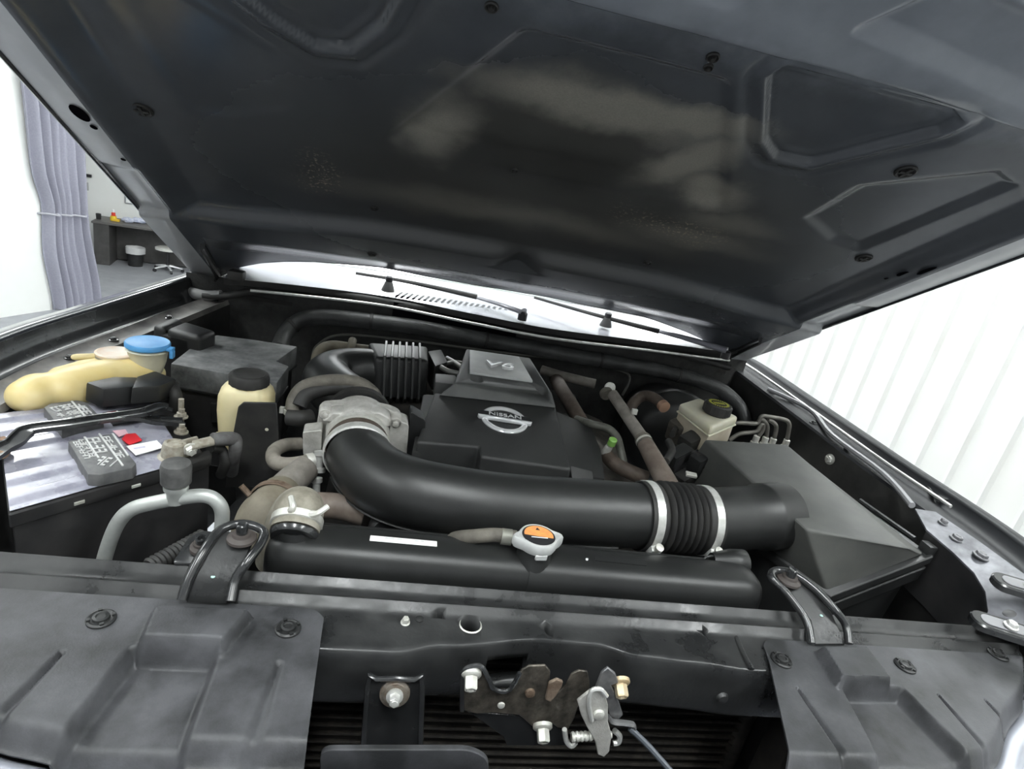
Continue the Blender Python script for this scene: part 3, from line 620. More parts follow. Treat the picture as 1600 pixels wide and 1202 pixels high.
# clips, holes
def hw(u, v): return crown(u, v) + hood_h(u, v)
for px, py, r in ((217, 189, 0.016), (1416, 297, 0.015), (1350, 420, 0.015), (581, 351, 0.008), (581, 397, 0.010), (1010, 435, 0.009), (1112, 135, 0.008), (762, 57, 0.008), (1105, 150, 0.006), (800, 300, 0.006)):
    u, v = HP(px, py, 0.0); w_ = hw(u, v); bm = nb()
    lathe(bm, V((u, v, w_ - 0.001)), (0, 0, 1), [(0, r), (0.003, r), (0.0045, r * 0.85), (0.003, r * 0.7), (0.002, r * 0.68)], 22)
    if r > 0.012:
        box(bm, (u, v, w_ + 0.002), r * 1.3, r * 0.3, 0.005); box(bm, (u, v, w_ + 0.002), r * 0.3, r * 1.3, 0.005)
    else: lathe(bm, V((u, v, w_)), (0, 0, 1), [(0, r * 0.4), (0.005, r * 0.35)], 10)
    obj('clip', bm, RUBBER, hood, local=True)
for px, py, rx, ry in ((125, 175, 0.020, 0.011), (147, 197, 0.006, 0.005), (193, 248, 0.004, 0.004), (1411, 435, 0.012, 0.009), (1448, 425, 0.020, 0.008), (1385, 444, 0.004, 0.004)):
    u, v = HP(px, py, 0.010); s = 1 if u > 0 else -1
    u = s * min(abs(u), 0.738); w_ = hw(u, v); nx = V((0, 0, 1))
    bm = nb(); x_, y_, z_ = basis(nx, (0, 1, 0)); o_ = V((u, v, w_ + 0.0012))
    rings = [[o_ + x_ * (math.cos(a) * rx * q) + y_ * (math.sin(a) * ry * q) + nx * (0.0004 * (q < 1)) for a in [2 * PI * i / 20 for i in range(20)]] for q in (1.0, 0.92)]
    bridge(bm, rings, True, True); obj('dark_hole_disc', bm, mat('dead_black', (0.004, 0.004, 0.005), 1.0, spec=0.0), hood, local=True)  # flat black disc paints the shaded inside of a hole
for s in (-1, 1):
    t0 = H0 + V((s * 0.70, 0, 0)); bm = nb()
    pv = V((s * 0.705, 1.02, 0.085)); h1 = H0 + HV * 0.16 + V((s * 0.675, 0, 0)) + HN * 0.020; h2 = H0 + HV * -0.01 + V((s * 0.69, 0, 0)) + HN * 0.018
    tube(bm, [pv, (pv + h2) / 2 + V((0, -0.02, 0.0)), h2, h1], [0.018, 0.020, 0.018, 0.014], 10, 5, flat=0.35, flatdir=(1, 0, 0))
    mw = (Matrix.Translation(H0) @ Matrix.Rotation(PI - HA, 4, 'X')).inverted()
    for v_ in bm.verts: v_.co = mw @ v_.co
    obj('hinge_arm', bm, BLACKMETAL, hood, local=True)
# ================================================================ FRONT END
def ridge_y(x):
    pts = [(-0.80, -0.085), (-0.25, -0.085), (-0.18, -0.084), (-0.127, -0.070), (-0.003, -0.052), (0.06, -0.054), (0.114, -0.069), (0.18, -0.074), (0.263, -0.082), (0.80, -0.082)]
    for (x0, y0_), (x1, y1_) in zip(pts, pts[1:]):
        if x0 <= x <= x1: return y0_ + (y1_ - y0_) * S(x0, x1, x)
    return -0.085
t = thing('radiator_support', 'black dirty metal crossmember across the front of the engine bay', 'crossmember', (0, -0.03, -0.11))
def sup_sec(x):
    r = ridge_y(x)
    return [V((x, y, z)) for y, z in ((0.012, -0.06), (0.012, -0.010), (0.0095, -0.0025), (0.0075, 0.0002), (0.0055, -0.0008), (0.001, -0.0075), (-0.010, -0.0095), (-0.0165, -0.0075), (-0.0190, -0.0052), (-0.0215, -0.0065), (-0.026, -0.012), (-0.034, -0.015), (r + 0.006, -0.017), (r + 0.001, -0.0178), (r - 0.0008, -0.0188), (r - 0.0022, -0.022), (r - 0.004, -0.034), (r - 0.004, -0.088), (r + 0.000, -0.095), (r + 0.012, -0.096), (r + 0.014, -0.060))]
bm = nb(); bridge(bm, [sup_sec(-0.80 + 1.52 * i / 150) for i in range(151)], closed=True, cap=True)
sup = obj('crossbar', bm, DIRTMETAL, t, ang=55)
cb = nb(); O_ = ORIGIN[sup.name]
def sup_pt(px, py): return Zp(px, py, -0.0165)
lathe(cb, sup_pt(735, 977) - V((0, 0, 0.08)), (0, 0, 1), [(0, 0.0118), (0.1, 0.0118)], 28)
box(cb, sup_pt(687, 965), 0.007, 0.007, 0.12)
lathe(cb, sup_pt(857, 985) - V((0, 0, 0.08)), (0, 0, 1), [(0, 0.0055), (0.1, 0.0055)], 16, sy=1.5)
box(cb, sup_pt(1099, 991), 0.008, 0.006, 0.12, (0.8, 0.6, 0), (-0.6, 0.8, 0))
box(cb, V((-0.045, ridge_y(-0.045), -0.062)), 0.050, 0.05, 0.040)
cut(sup, [cb])
bm = nb(); p = sup_pt(735, 977); R_ = [(0, 0.0118), (0.0012, 0.0128), (0.0, 0.0142)]; lathe(bm, V((p.x, p.y, -0.0158)), (0, 0, 1), R_, 28, cap=False); obj('hole_rim', bm, PALESTEEL, t)
bm = nb(); p = sup_pt(633, 974); hexbolt(bm, p, (0, -0.2, 1), 0.0042, 0.007, 1.3); obj('stud', bm, PALESTEEL, t)
bm = nb(); p = sup_pt(655, 970); lathe(bm, p, (0, 0, 1), [(0, 0.005), (0.003, 0.005), (0.004, 0.003)], 12); obj('weld_nut', bm, DIRTMETAL, t)
bm = nb(); p = sup_pt(1061, 1004); lathe(bm, p, (0, 0, 1), [(0, 0.007), (0.0015, 0.006), (0.0018, 0.003)], 14); obj('weld_nut', bm, DIRTMETAL, t)
bm = nb(); p = Yp(1128, 1090, -0.088); lathe(bm, p, (0, -1, 0), [(0, 0.008), (0.004, 0.006), (0.005, 0.003)], 14); obj('weld_nut', bm, DIRTMETAL, t)
bm = nb(); tube(bm, [sup_pt(1147, 990) + V((0, 0, 0.001)), sup_pt(1160, 1020) + V((0, 0, 0.001)), sup_pt(1175, 1046) + V((0, 0, 0))], 0.004, 8, 4, flat=0.5, flatdir=(0, 0, 1)); obj('panel_seam', bm, DIRTMETAL, t)
# lower tie bar under the lamps' level closing the nose, black
bm = nb(); box(bm, (0, -0.02, -0.52), 1.5, 0.10, 0.06, bev=0.01); obj('lower_bar', bm, DARKVOID, t)
for x in (-0.42, 0.42):
    bm = nb(); box(bm, (x, -0.03, -0.30), 0.06, 0.05, 0.42, bev=0.006); obj('side_post', bm, DARKVOID, t)

for x in (-0.56, 0.56):
    bm = nb(); box(bm, (x, 0.030, -0.32), 0.40, 0.008, 0.46); obj('air_guide', bm, DARKVOID, t)
bm = nb(); box(bm, (0, -0.10, -0.50), 1.1, 0.20, 0.008); obj('lower_guide', bm, DARKVOID, t)
# plastic sight shields
def yfront(x):
    a = abs(x); return -0.212 if a < 0.42 else -0.212 + 0.012 * S(0.42, 0.50, a) + 0.075 * S(0.48, 0.63, a) + 0.12 * S(0.60, 0.80, a)
def pl(pts, z): return [(q.x, q.y) for q in (Zp(px, py, z) for px, py in pts)]
def seg_d(x, y, a, b):
    ex, ey = b[0] - a[0], b[1] - a[1]; tt = max(0, min(1, ((x - a[0]) * ex + (y - a[1]) * ey) / (ex * ex + ey * ey))); return math.hypot(x - a[0] - ex * tt, y - a[1] - ey * tt), tt
def shield(name, label, xa, xb, outline_l, hump, chan, grooves, clips, tips):
    """xa..xb across, heightfield with a hump, a sunk channel and pressed grooves"""
    t = thing('sight_shield', label, 'shield', ((xa(0.5) + xb(0.5)) / 2, -0.12, -0.03), None)
    nu, nv = 240, 120
    def h(x, y):
        z = -0.0125
        z += 0.016 * S(0.004, -0.004, sdf(hump, x, y))
        z -= 0.019 * S(0.006, -0.005, sdf(chan, x, y))
        for (a, b, wd) in grooves:
            d_, tt = seg_d(x, y, a, b); z -= 0.005 * S(wd * (0.45 + 0.65 * tt), 0, d_)
        yf = yfront(x); z -= 0.020 * S(yf + 0.022, yf, y) ** 1.5
        return z
    def P(i, j):
        f = j / nv; x = xa(f) + (xb(f) - xa(f)) * i / nu
        y1 = -0.0335; y0_ = yfront(x)
        # rounded inner corner at the back
        dc = outline_l(x, y1)
        y = y1 - dc + (y0_ - y1 + dc) * f
        return V((x, y, h(x, y)))
    bm = nb(); sheet(bm, P, nu, nv); bmesh.ops.recalc_face_normals(bm, faces=bm.faces)
    bmesh.ops.solidify(bm, geom=bm.faces[:], thickness=0.0028)
    o = obj('panel', bm, SHIELDP, t, ang=45)
    for (px, py) in clips:
        q = Zp(px, py, -0.012); bm = nb()
        lathe(bm, V((q.x, q.y, -0.0125)), (0, 0, 1), [(0, 0.0135), (0.002, 0.0135), (0.0032, 0.0115), (0.0022, 0.0095), (0.0022, 0.008), (0.0048, 0.0075), (0.0055, 0.005), (0.0042, 0.004)], 24)
        for a in range(4):
            an = a * PI / 2 + 0.5; box(bm, V((q.x + 0.0108 * math.cos(an), q.y + 0.0108 * math.sin(an), -0.0092)), 0.003, 0.004, 0.003, (math.cos(an), math.sin(an), 0), (-math.sin(an), math.cos(an), 0))
        obj('push_clip', bm, PLASTIC, t)
    return t
humpL = pl([(240, 941), (392, 948), (383, 960), (346, 1004), (216, 998)], 0.004)
chanL = pl([(208, 1024), (336, 1028), (268, 1215), (85, 1180)], -0.02)
gl = [(pl([(97, 1018)], -0.012)[0], pl([(-40, 1160)], -0.012)[0], 0.007), (pl([(436, 1036)], -0.012)[0], pl([(380, 1202)], -0.012)[0], 0.011)]
shield('L', 'grey black plastic sight shield below the battery with two push clips', lambda f: -0.80 + 0.16 * f, lambda f: -0.261 + 0.012 * f, lambda x, y: max(0, 0.022 * S(-0.285, -0.25, x) ** 2) + 0.10 * S(-0.66, -0.80, x), humpL, chanL, gl, ((158, 968), (450, 983)), None)
humpR = pl([(1284, 1006), (1356, 1007), (1398, 1060), (1316, 1058)], 0.004)
chanR = pl([(1318, 1084), (1406, 1084), (1520, 1200), (1388, 1215)], -0.02)
gr_ = [(pl([(1247, 1076)], -0.012)[0], pl([(1337, 1204)], -0.012)[0], 0.006), (pl([(1467, 1086)], -0.012)[0], pl([(1552, 1182)], -0.012)[0], 0.005), (pl([(1540, 1094)], -0.012)[0], pl([(1592, 1147)], -0.012)[0], 0.005)]
shield('R', 'grey black plastic sight shield below the air filter box with three push clips', lambda f: 0.291 - 0.062 * f, lambda f: 0.80 - 0.16 * f, lambda x, y: max(0, 0.022 * S(0.315, 0.28, x) ** 2) + 0.02 * S(0.70, 0.80, x), humpR, chanR, gr_, ((1221, 1032), (1414, 1041), (1559, 1023)), None)
# pale grille shell in front of the shields
t = thing('grille_shell', 'pale shiny grille shell edge in front of the sight shields', 'grille', (0, -0.24, -0.25))
bm = nb(); rings = []
for i in range(121):
    x = -0.80 + 1.6 * i / 120; yf = yfront(x)
    rings.append([V((x, yf + a, b)) for a, b in ((0.004, -0.045), (-0.004, -0.036), (-0.012, -0.034), (-0.030, -0.042), (-0.050, -0.075), (-0.060, -0.14), (-0.055, -0.30), (-0.040, -0.62), (-0.030, -0.62), (-0.045, -0.30), (-0.045, -0.10))])
bridge(bm, rings, True, True); obj('shell', bm, CHROMEGRILLE, t, ang=60)
bm = nb(); q = [Yp(500, 1172, -0.185), Yp(735, 1172, -0.185), Yp(763, 1186, -0.185), Yp(765, 1240, -0.185), Yp(500, 1240, -0.185)]
prism(bm, roundpoly(q, 0.012), V((0, 0.006, 0)), 0.001, 1); obj('top_bracket', bm, SHIELDP, t)
# condenser behind the opening
t = thing('condenser', 'dark finned condenser seen through the opening below the latch', 'condenser', (0.0, 0.0, -0.5))
bm = nb(); box(bm, (0.0, 0.022, -0.29), 0.72, 0.018, 0.42); obj('fin_core', bm, FIN, t)
bm = nb(); tube(bm, [V((-0.36, 0.010, 0)), V((0.36, 0.010, 0))], 0.0035, 8, 1, flat=0.7); o = obj('tube', bm, FINTUBE, t, ); b_ = o.location.copy(); o.location = b_ + V((0, 0, -0.105))
for i in range(1, 26):
    c = o.copy(); COL.objects.link(c); c.location = b_ + V((0, 0, -0.105 - 0.0155 * i))
for x in (-0.37, 0.37):
    bm = nb(); lathe(bm, V((x, 0.02, -0.5)), (0, 0, 1), [(0, 0.016), (0.42, 0.016)], 16); obj('header_pipe', bm, FINTUBE, t)
# strap with bolt and washer
t = thing('support_strap', 'black strap with turned up edges and one bolt left of the latch', 'bracket', Yp(612, 1200, -0.098))
q = [Yp(575, 1070, -0.0945), Yp(588, 1059, -0.0945), Yp(648, 1060, -0.0945), Yp(660, 1071, -0.0945), Yp(653, 1240, -0.0945), Yp(563, 1240, -0.0945)]
bm = nb(); prism(bm, roundpoly(q, 0.006, 3), V((0, 0.003, 0)), 0.0006, 1); obj('plate', bm, BLACKMETAL, t)
bm = nb(); tube(bm, [p + V((0, -0.002, 0)) for p in (q[5], q[0], q[1], q[2], q[3], q[4])], 0.0032, 8, 2); obj('rolled_edge', bm, BLACKMETAL, t)
bm = nb(); p = Yp(617, 1083, -0.097); lathe(bm, p + V((0, 0.0, 0)), (0, -1, 0.25), [(-0.004, 0.0165), (0.002, 0.0165), (0.003, 0.013), (0.0035, 0.0125), (0.005, 0.012)], 26); obj('washer', bm, mat('dull_washer', (0.26, 0.24, 0.21), 0.45, 0.5, col2=(0.15, 0.11, 0.08), nscale=90, namt=1.0), t)
bm = nb(); hexbolt(bm, p + V((0, -0.005, 0.001)), (0, -1, 0.25), 0.0062, 0.011, 1.5); obj('bolt', bm, STEEL, t)
bm = nb(); p = Yp(622, 1180, -0.098); lathe(bm, p, (0, -1, 0), [(0, 0.008), (0.001, 0.008), (0.001, 0.006)], 18, cap=False); obj('hole_rim', bm, BLACKMETAL, t)
# hood latch
LY = -0.100
t = thing('hood_latch', 'steel hood latch bolted to the crossmember by three bolts', 'latch', Yp(850, 1180, LY))
q = [(722, 1052), (732, 1042), (748, 1040), (761, 1050), (764, 1066), (772, 1077), (792, 1079), (803, 1070), (815, 1048), (826, 1041), (852, 1040), (860, 1050), (858, 1072), (868, 1086), (884, 1072), (893, 1054), (905, 1048), (918, 1050), (922, 1070), (918, 1092), (905, 1100), (898, 1122), (888, 1140), (872, 1138), (862, 1130), (846, 1128), (832, 1136), (812, 1118), (768, 1114), (745, 1116), (722, 1110)]
bm = nb(); prism(bm, [Yp(px, py, LY) for px, py in q], V((0, 0.003, 0)), 0.0008, 1); obj('base_plate', bm, mat('latch_grime', (0.035, 0.032, 0.028), 0.38, 0.4, col2=(0.13, 0.115, 0.095), nscale=70, namt=1.3, bump=0.3, bscale=200), t)
bm = nb(); tube(bm, [Yp(px, py, LY - 0.002) for px, py in ((722, 1110), (722, 1075), (724, 1050), (736, 1042), (752, 1042), (763, 1060), (772, 1077), (795, 1079), (812, 1052))], 0.0028, 8, 4); obj('rolled_edge', bm, BLACKMETAL, t)
bm = nb(); prism(bm, [Yp(px, py, LY + 0.004) for px, py in ((728, 1112), (812, 1118), (836, 1138), (862, 1132), (880, 1140), (884, 1166), (792, 1166), (786, 1152), (745, 1122))], V((0, 0.004, 0)), 0.001, 1); obj('lower_plate', bm, BLACKMETAL, t)
for px, py, mm in ((736, 1056, PALESTEEL), (848, 1138, PALESTEEL), (969, 1068, BRASS)):
    p = Yp(px, py, LY - 0.003); bm = nb(); ax = V((0.0, -0.72, -0.30))
    lathe(bm, p, ax, [(-0.004, 0.0115), (0, 0.0115), (0.0015, 0.0100), (0.002, 0.0082)], 22); lathe(bm, p, ax, [(0.001, 0.0074), (0.014, 0.0074), (0.0155, 0.0064), (0.0152, 0.0045), (0.0135, 0.0035)], 6); obj('bolt', bm, mm, t)
bm = nb(); prism(bm, [Yp(px, py, LY - 0.008) for px, py in ((858, 1068), (870, 1062), (880, 1066), (878, 1074), (868, 1090), (860, 1098), (852, 1094))], V((0, 0.004, 0)), 0.001, 1); obj('striker_hook', bm, RUSTY, t)
bm = nb(); lathe(bm, Yp(828, 1082, LY), (0, -1, 0), [(0, 0.006), (0.003, 0.0055), (0.004, 0.003)], 14); obj('rivet', bm, RUSTY, t)
bm = nb(); lathe(bm, Yp(783, 1102, LY), (0, -1, 0), [(0, 0.0045), (0.0015, 0.004), (0.002, 0.002)], 14); obj('rivet', bm, PALESTEEL, t)
q = [(902, 1096), (922, 1080), (936, 1078), (946, 1086), (950, 1102), (950, 1128), (956, 1150), (952, 1176), (944, 1184), (934, 1180), (930, 1160), (918, 1138), (908, 1118)]
bm = nb(); prism(bm, [Yp(px, py, LY - 0.022) for px, py in q], V((0, 0.004, 0)), 0.001, 1); lv = obj('release_lever', bm, CASTALU, t)
bm = nb(); tube(bm, [Yp(px, py, LY - 0.024) for px, py in ((925, 1126), (920, 1100), (924, 1080), (938, 1077), (948, 1088))], 0.0025, 8, 4); obj('lever_edge', bm, STEEL, lv)
bm = nb(); lathe(bm, Yp(935, 1116, LY - 0.022), (0, -1, 0), [(0, 0.007), (0.003, 0.006), (0.004, 0.003)], 14); obj('pivot_pin', bm, PALESTEEL, lv)
bm = nb(); prism(bm, [Yp(px, py, LY - 0.010) for px, py in ((930, 1078), (940, 1052), (950, 1044), (962, 1054), (967, 1068), (955, 1072), (968, 1100), (974, 1118), (966, 1126), (952, 1120), (946, 1096))], V((0, 0.004, 0)), 0.001, 1); obj('safety_catch', bm, mat('grey_steel', (0.16, 0.16, 0.165), 0.4, 0.6, col2=(0.28, 0.28, 0.28), nscale=50, namt=1.0), t)
bm = nb(); tube(bm, [Yp(px, py, LY - 0.016) for px, py in ((950, 1120), (958, 1128), (975, 1130), (990, 1133), (990, 1140))], 0.0042, 8, 5, flat=0.6); obj('cable_arm', bm, mat('grey_steel', (0.16, 0.16, 0.165), 0.4, 0.6), t)
bm = nb(); a_ = Yp(893, 1152, LY - 0.016); b_ = Yp(926, 1150, LY - 0.016)
for i in range(5): lathe(bm, a_.lerp(b_, i / 5.0), b_ - a_, [(0, 0.005), (0.002, 0.0058), (0.004, 0.005)], 14)
lathe(bm, a_, b_ - a_, [(0, 0.0040), ((b_ - a_).length * 1.9, 0.0040)], 12); obj('spring_pin', bm, PALESTEEL, t)
bm = nb(); tube(bm, [Yp(px, py, LY - 0.014) for px, py in ((882, 1140), (885, 1158), (893, 1166), (900, 1160))], 0.003, 8, 5); obj('return_spring', bm, STEEL, t)
bm = nb(); tube(bm, [Yp(px, py, LY - 0.014) for px, py in ((960, 1142), (968, 1150), (966, 1160), (958, 1162))], 0.0034, 8, 5); obj('return_spring', bm, STEEL, t)
bm = nb(); tube(bm, [Yp(984, 1138, LY - 0.016), Yp(1015, 1168, LY - 0.03), Yp(1065, 1225, LY - 0.06)], 0.0036, 8, 5); tag(obj('release_cable', bm, mat('cable_sleeve', (0.075, 0.085, 0.10), 0.45)), 'blue grey release cable running down from the hood latch', 'cable')

# ================================================================ RADIATOR
t = thing('radiator', 'black radiator with a long rounded plastic top tank', 'radiator', (0, 0.055, -0.5))
def tank_sec(x, s=1.0, n_=20):
    out = []
    for i in range(n_):
        a = 2 * PI * i / n_; c, s_ = math.cos(a), math.sin(a)
        out.append(V((x, 0.056 + 0.036 * s * math.copysign(abs(c) ** 0.62, c), -0.014 + 0.040 * s * math.copysign(abs(s_) ** 0.62, s_))))
    return out
bm = nb(); rings = []
for x, s in ((-0.349, 0.05), (-0.347, 0.55), (-0.341, 0.80), (-0.332, 0.93), (-0.318, 1.0), (-0.2, 1.0), (0.0, 1.0), (0.2, 1.0), (0.300, 1.0), (0.315, 0.96), (0.324, 0.86), (0.329, 0.6), (0.331, 0.05)): rings.append(tank_sec(x, s))
bridge(bm, rings); obj('top_tank', bm, DUCTP, t, ang=60)
bm = nb(); box(bm, (0.0, 0.06, -0.28), 0.66, 0.03, 0.46); obj('core', bm, FIN, t)
bm = nb(); box(bm, (-0.01, 0.096, 0.002), 0.60, 0.006, 0.022, bev=0.002); obj('rear_flange', bm, DUCTP, t)
bm = nb(); hx = [tank_sec(0.045 + d_, 1.03) for d_ in (-0.062, -0.060, 0.024, 0.026)]; bridge(bm, hx); obj('filler_saddle', bm, DUCTP, t, ang=50)
for x in (-0.06, -0.055): pass
_T = Zp(462, 803, 0.056); _n = V((0, -0.5, 0.86)); _E = _T - _n * 0.0285
NK = [V((-0.316, 0.046, -0.010)), V((-0.315, 0.060, 0.004)), _E]
bm = nb(); tube(bm, NK, [0.032, 0.030, 0.0265], 24, 6); obj('outlet_neck', bm, DUCTP, t, ang=60)
bm = nb(); ax = V((0.0, 0.86, 0.5)); lathe(bm, NK[2] - ax * 0.016, ax, [(-0.004, 0.0275), (0, 0.0295), (0.003, 0.0295)], 28); obj('neck_bead', bm, BLACKMETAL, t)
bm = nb(); q = [Yp(1100, 872, 0.092), Yp(1110, 868, 0.092), Yp(1140, 872, 0.092), Yp(1148, 880, 0.092)]; tube(bm, [V((p.x, 0.090, max(p.z, 0.012))) for p in q], 0.002, 6, 2); obj('hose_clip', bm, DUCTP, t)
bm = nb(); p = V((0.318, 0.090, 0.014)); lathe(bm, p - V((0.045, 0, 0)), (1, 0, 0), [(0, 0.012), (0.03, 0.020), (0.052, 0.021), (0.056, 0.016)], 20); obj('end_boss', bm, DUCTP, t, ang=60)
# white paper label with faint print
t2q = []
for px, py in ((578, 841), (683, 847), (683, 856), (578, 849)):
    t2q.append(Zp(px, py, 0.0275))
xa_, xb_ = t2q[0].x, t2q[1].x
def lab(i, j):
    a = math.radians(100 - 26 * j / 6.0); c, s_ = math.cos(a), math.sin(a)
    return V((xa_ + (xb_ - xa_) * i / 20, 0.056 + 0.0368 * math.copysign(abs(c) ** 0.62, c) , -0.014 + 0.0408 * abs(s_) ** 0.62 + 0.0004))
bm = nb(); box(bm, ((xa_ + xb_) / 2, t2q[0].y + 0.001, 0.0268), xb_ - xa_, 0.011, 0.0012, bev=0.0005, seg=1); lb = obj('paper_label', bm, mat('label_white', (0.85, 0.86, 0.85), 0.45), t)
for i, (a_, b_) in enumerate(((0.22, 0.36), (0.40, 0.47), (0.66, 0.72), (0.75, 0.80))):
    bm = nb(); box(bm, (xa_ + (xb_ - xa_) * (a_ + b_) / 2, t2q[0].y + 0.003, 0.0275), (xb_ - xa_) * (b_ - a_), 0.0022, 0.0004); obj('faint_print', bm, mat('faint_grey', (0.55, 0.56, 0.56), 0.5), lb)
bm = nb(); p = Zp(917, 874, 0.0275); lathe(bm, p, (0, 0, 1), [(-0.001, 0.0019), (0.0008, 0.0017)], 12); obj('white_dot', bm, WHITE, t)
bm = nb(); prism(bm, [Zp(930, 868, 0.0268), Zp(1010, 876, 0.0268), Zp(1010, 884, 0.0268), Zp(930, 876, 0.0268)], V((0, 0, -0.001))); obj('pressed_mark', bm, PLASTIC, t)
CAPC = Zp(842, 836, 0.058)
bm = nb(); lathe(bm, V((CAPC.x, CAPC.y, 0.015)), (0, 0, 1), [(0, 0.026), (0.010, 0.024), (0.022, 0.022), (0.033, 0.022)], 28); obj('filler_neck', bm, DUCTP, t)
def ears(a): return 1 + 0.36 * max(0, math.cos(2 * (a - 0.15))) ** 6
bm = nb(); co = V((CAPC.x, CAPC.y, 0.046)); lathe(bm, co, (0, 0, 1), [(-0.004, 0.0245), (0.0, 0.0262), (0.009, 0.0262), (0.0115, 0.0248), (0.0120, 0.0225), (0.0108, 0.0208)], 64, ref=(1, 0, 0), fn=ears); obj('filler_cap', bm, mat('cap_silver', (0.66, 0.67, 0.66), 0.4, 0.35, col2=(0.55, 0.56, 0.55), nscale=60, namt=1.0), t, ang=40); RC = bpy.data.objects['filler_cap']; RC['label'] = 'round silver radiator cap with an orange and black warning label'
for a in (-1.45, 1.7):
    bm = nb(); c_ = co + V((math.cos(a) * 0.0235, math.sin(a) * 0.0235, -0.006)); box(bm, c_, 0.016, 0.004, 0.008, (-math.sin(a), math.cos(a), 0), (math.cos(a), math.sin(a), 0), 0.001, 1); obj('lock_tab', bm, mat('cap_silver', (0.66, 0.67, 0.66)), RC)
bm = nb(); lathe(bm, co + V((0, 0, 0.0105)), (0, 0, 1), [(0, 0.0222), (0.0012, 0.0222), (0.0016, 0.0212)], 40); lbl = RC; obj('label_disc', bm, BLACKPRINT, RC)
bm = nb(); pts = []
for i in range(25):
    a = -0.28 + (PI + 0.36) * i / 24; pts.append(co + V((math.cos(a) * 0.0196, math.sin(a) * 0.0196, 0.0124)))
prism(bm, pts, V((0, 0, -0.0004))); obj('orange_half', bm, ORANGE, lbl)
bm = nb(); prism(bm, [co + V((x, y, 0.0129)) for x, y in ((-0.003, 0.010), (0.003, 0.010), (0.0, 0.0155))], V((0, 0, -0.0004))); obj('warning_triangle', bm, BLACKPRINT, lbl)
bm = nb(); box(bm, co + V((0.0, -0.0062, 0.0124)), 0.022, 0.0016, 0.0004); obj('white_line', bm, WHITE, lbl)
# overflow hose to the filler neck
t = thing('overflow_hose', 'grey olive overflow hose clamped beside the radiator cap', 'hose', Zp(740, 850, 0.0))
bm = nb(); tube(bm, [V((-0.13, 0.13, -0.06)), V((-0.115, 0.118, -0.02)), Zp(712, 850, 0.016) + V((0, 0.012, 0)), Zp(745, 838, 0.034), Zp(775, 836, 0.040), Zp(806, 840, 0.040)], 0.0095, 14, 6); obj('hose', bm, OLDHOSE, t)
a_ = Zp(783, 838, 0.040); b_ = Zp(799, 840, 0.040); bm = nb(); lathe(bm, a_, b_ - a_, [(0, 0.0108), ((b_ - a_).length, 0.0108)], 20); obj('clamp', bm, mat('dull_clamp', (0.22, 0.22, 0.19), 0.5, 0.4), t)
bm = nb(); lathe(bm, b_, V((CAPC.x, CAPC.y, 0.038)) - b_, [(0, 0.005), (0.03, 0.005)], 12); obj('nipple', bm, PLASTIC, t)
# upper radiator hose
t = thing('upper_radiator_hose', 'dusty tan rubber hose with a spring clamp on the radiator neck', 'hose', NK[2])
ax = V((0.0, 0.86, 0.5)); pth = [NK[2] - ax * 0.010, NK[2] + ax * 0.012, NK[2] + ax * 0.022 + V((-0.001, 0.002, -0.004)), NK[2] + V((-0.008, 0.034, -0.006)), NK[2] + V((-0.020, 0.046, -0.040)), NK[2] + V((-0.03, 0.05, -0.10))]
bm = nb(); tube(bm, pth, [0.0295, 0.0298, 0.030, 0.030, 0.029, 0.028], 26, 6); obj('hose', bm, TANRUBBER, t, ang=70)
bm = nb(); c0 = NK[2] + ax * 0.002; lathe(bm, c0 - ax * 0.005, ax, [(0, 0.0298), (0.001, 0.0318), (0.010, 0.0318), (0.011, 0.0298)], 32, cap=False); cl_ = obj('spring_clamp', bm, PALESTEEL, t)
bm = nb(); tube(bm, [c0 + V((0.018, -0.012, 0.022)), c0 + V((0.026, -0.014, 0.026)), c0 + V((0.036, -0.006, 0.032))], [0.005, 0.004, 0.0035], 8, 4); obj('clamp_ear', bm, PALESTEEL, cl_)
bm = nb(); tube(bm, [c0 + V((-0.006, -0.014, 0.026)), c0 + V((-0.004, -0.014, 0.032)), c0 + V((-0.010, 0.000, 0.036))], [0.005, 0.004, 0.0035], 8, 4); obj('clamp_ear', bm, PALESTEEL, cl_)
t = thing('thermostat_hose', 'olive brown hose with a rusty clamp behind the radiator neck', 'hose', Zp(415, 815, -0.05))
bm = nb(); tube(bm, [Zp(400, 850, -0.05), Zp(412, 812, -0.02), Zp(425, 795, -0.01), Zp(440, 770, -0.01)], [0.036, 0.036, 0.034, 0.028], 22, 6); obj('hose', bm, mat('olive_hose', (0.12, 0.105, 0.075), 0.7, col2=(0.19, 0.17, 0.13), nscale=25, namt=1.0, bump=0.2, bscale=200), t, ang=70)
bm = nb(); tube(bm, [Zp(436, 772, -0.010), Zp(455, 752, -0.01), Zp(478, 732, -0.005)], [0.024, 0.023, 0.022], 18, 5); obj('metal_pipe', bm, mat('dusty_pipe', (0.17, 0.155, 0.135), 0.6, 0.2, col2=(0.28, 0.26, 0.235), nscale=30, namt=1.0), t, ang=70)
d_ = (Zp(440, 770, -0.01) - Zp(425, 795, -0.01)).normalized(); c0 = Zp(427, 790, -0.01); bm = nb(); lathe(bm, c0, d_, [(0, 0.0345), (0.001, 0.0365), (0.011, 0.0355), (0.012, 0.033)], 26, cap=False); obj('clamp', bm, RUSTY, t)
bm = nb(); tube(bm, [c0 + V((-0.03, -0.01, 0.02)), c0 + V((-0.042, -0.008, 0.032))], 0.004, 8, 3); obj('clamp_ear', bm, RUSTY, t)
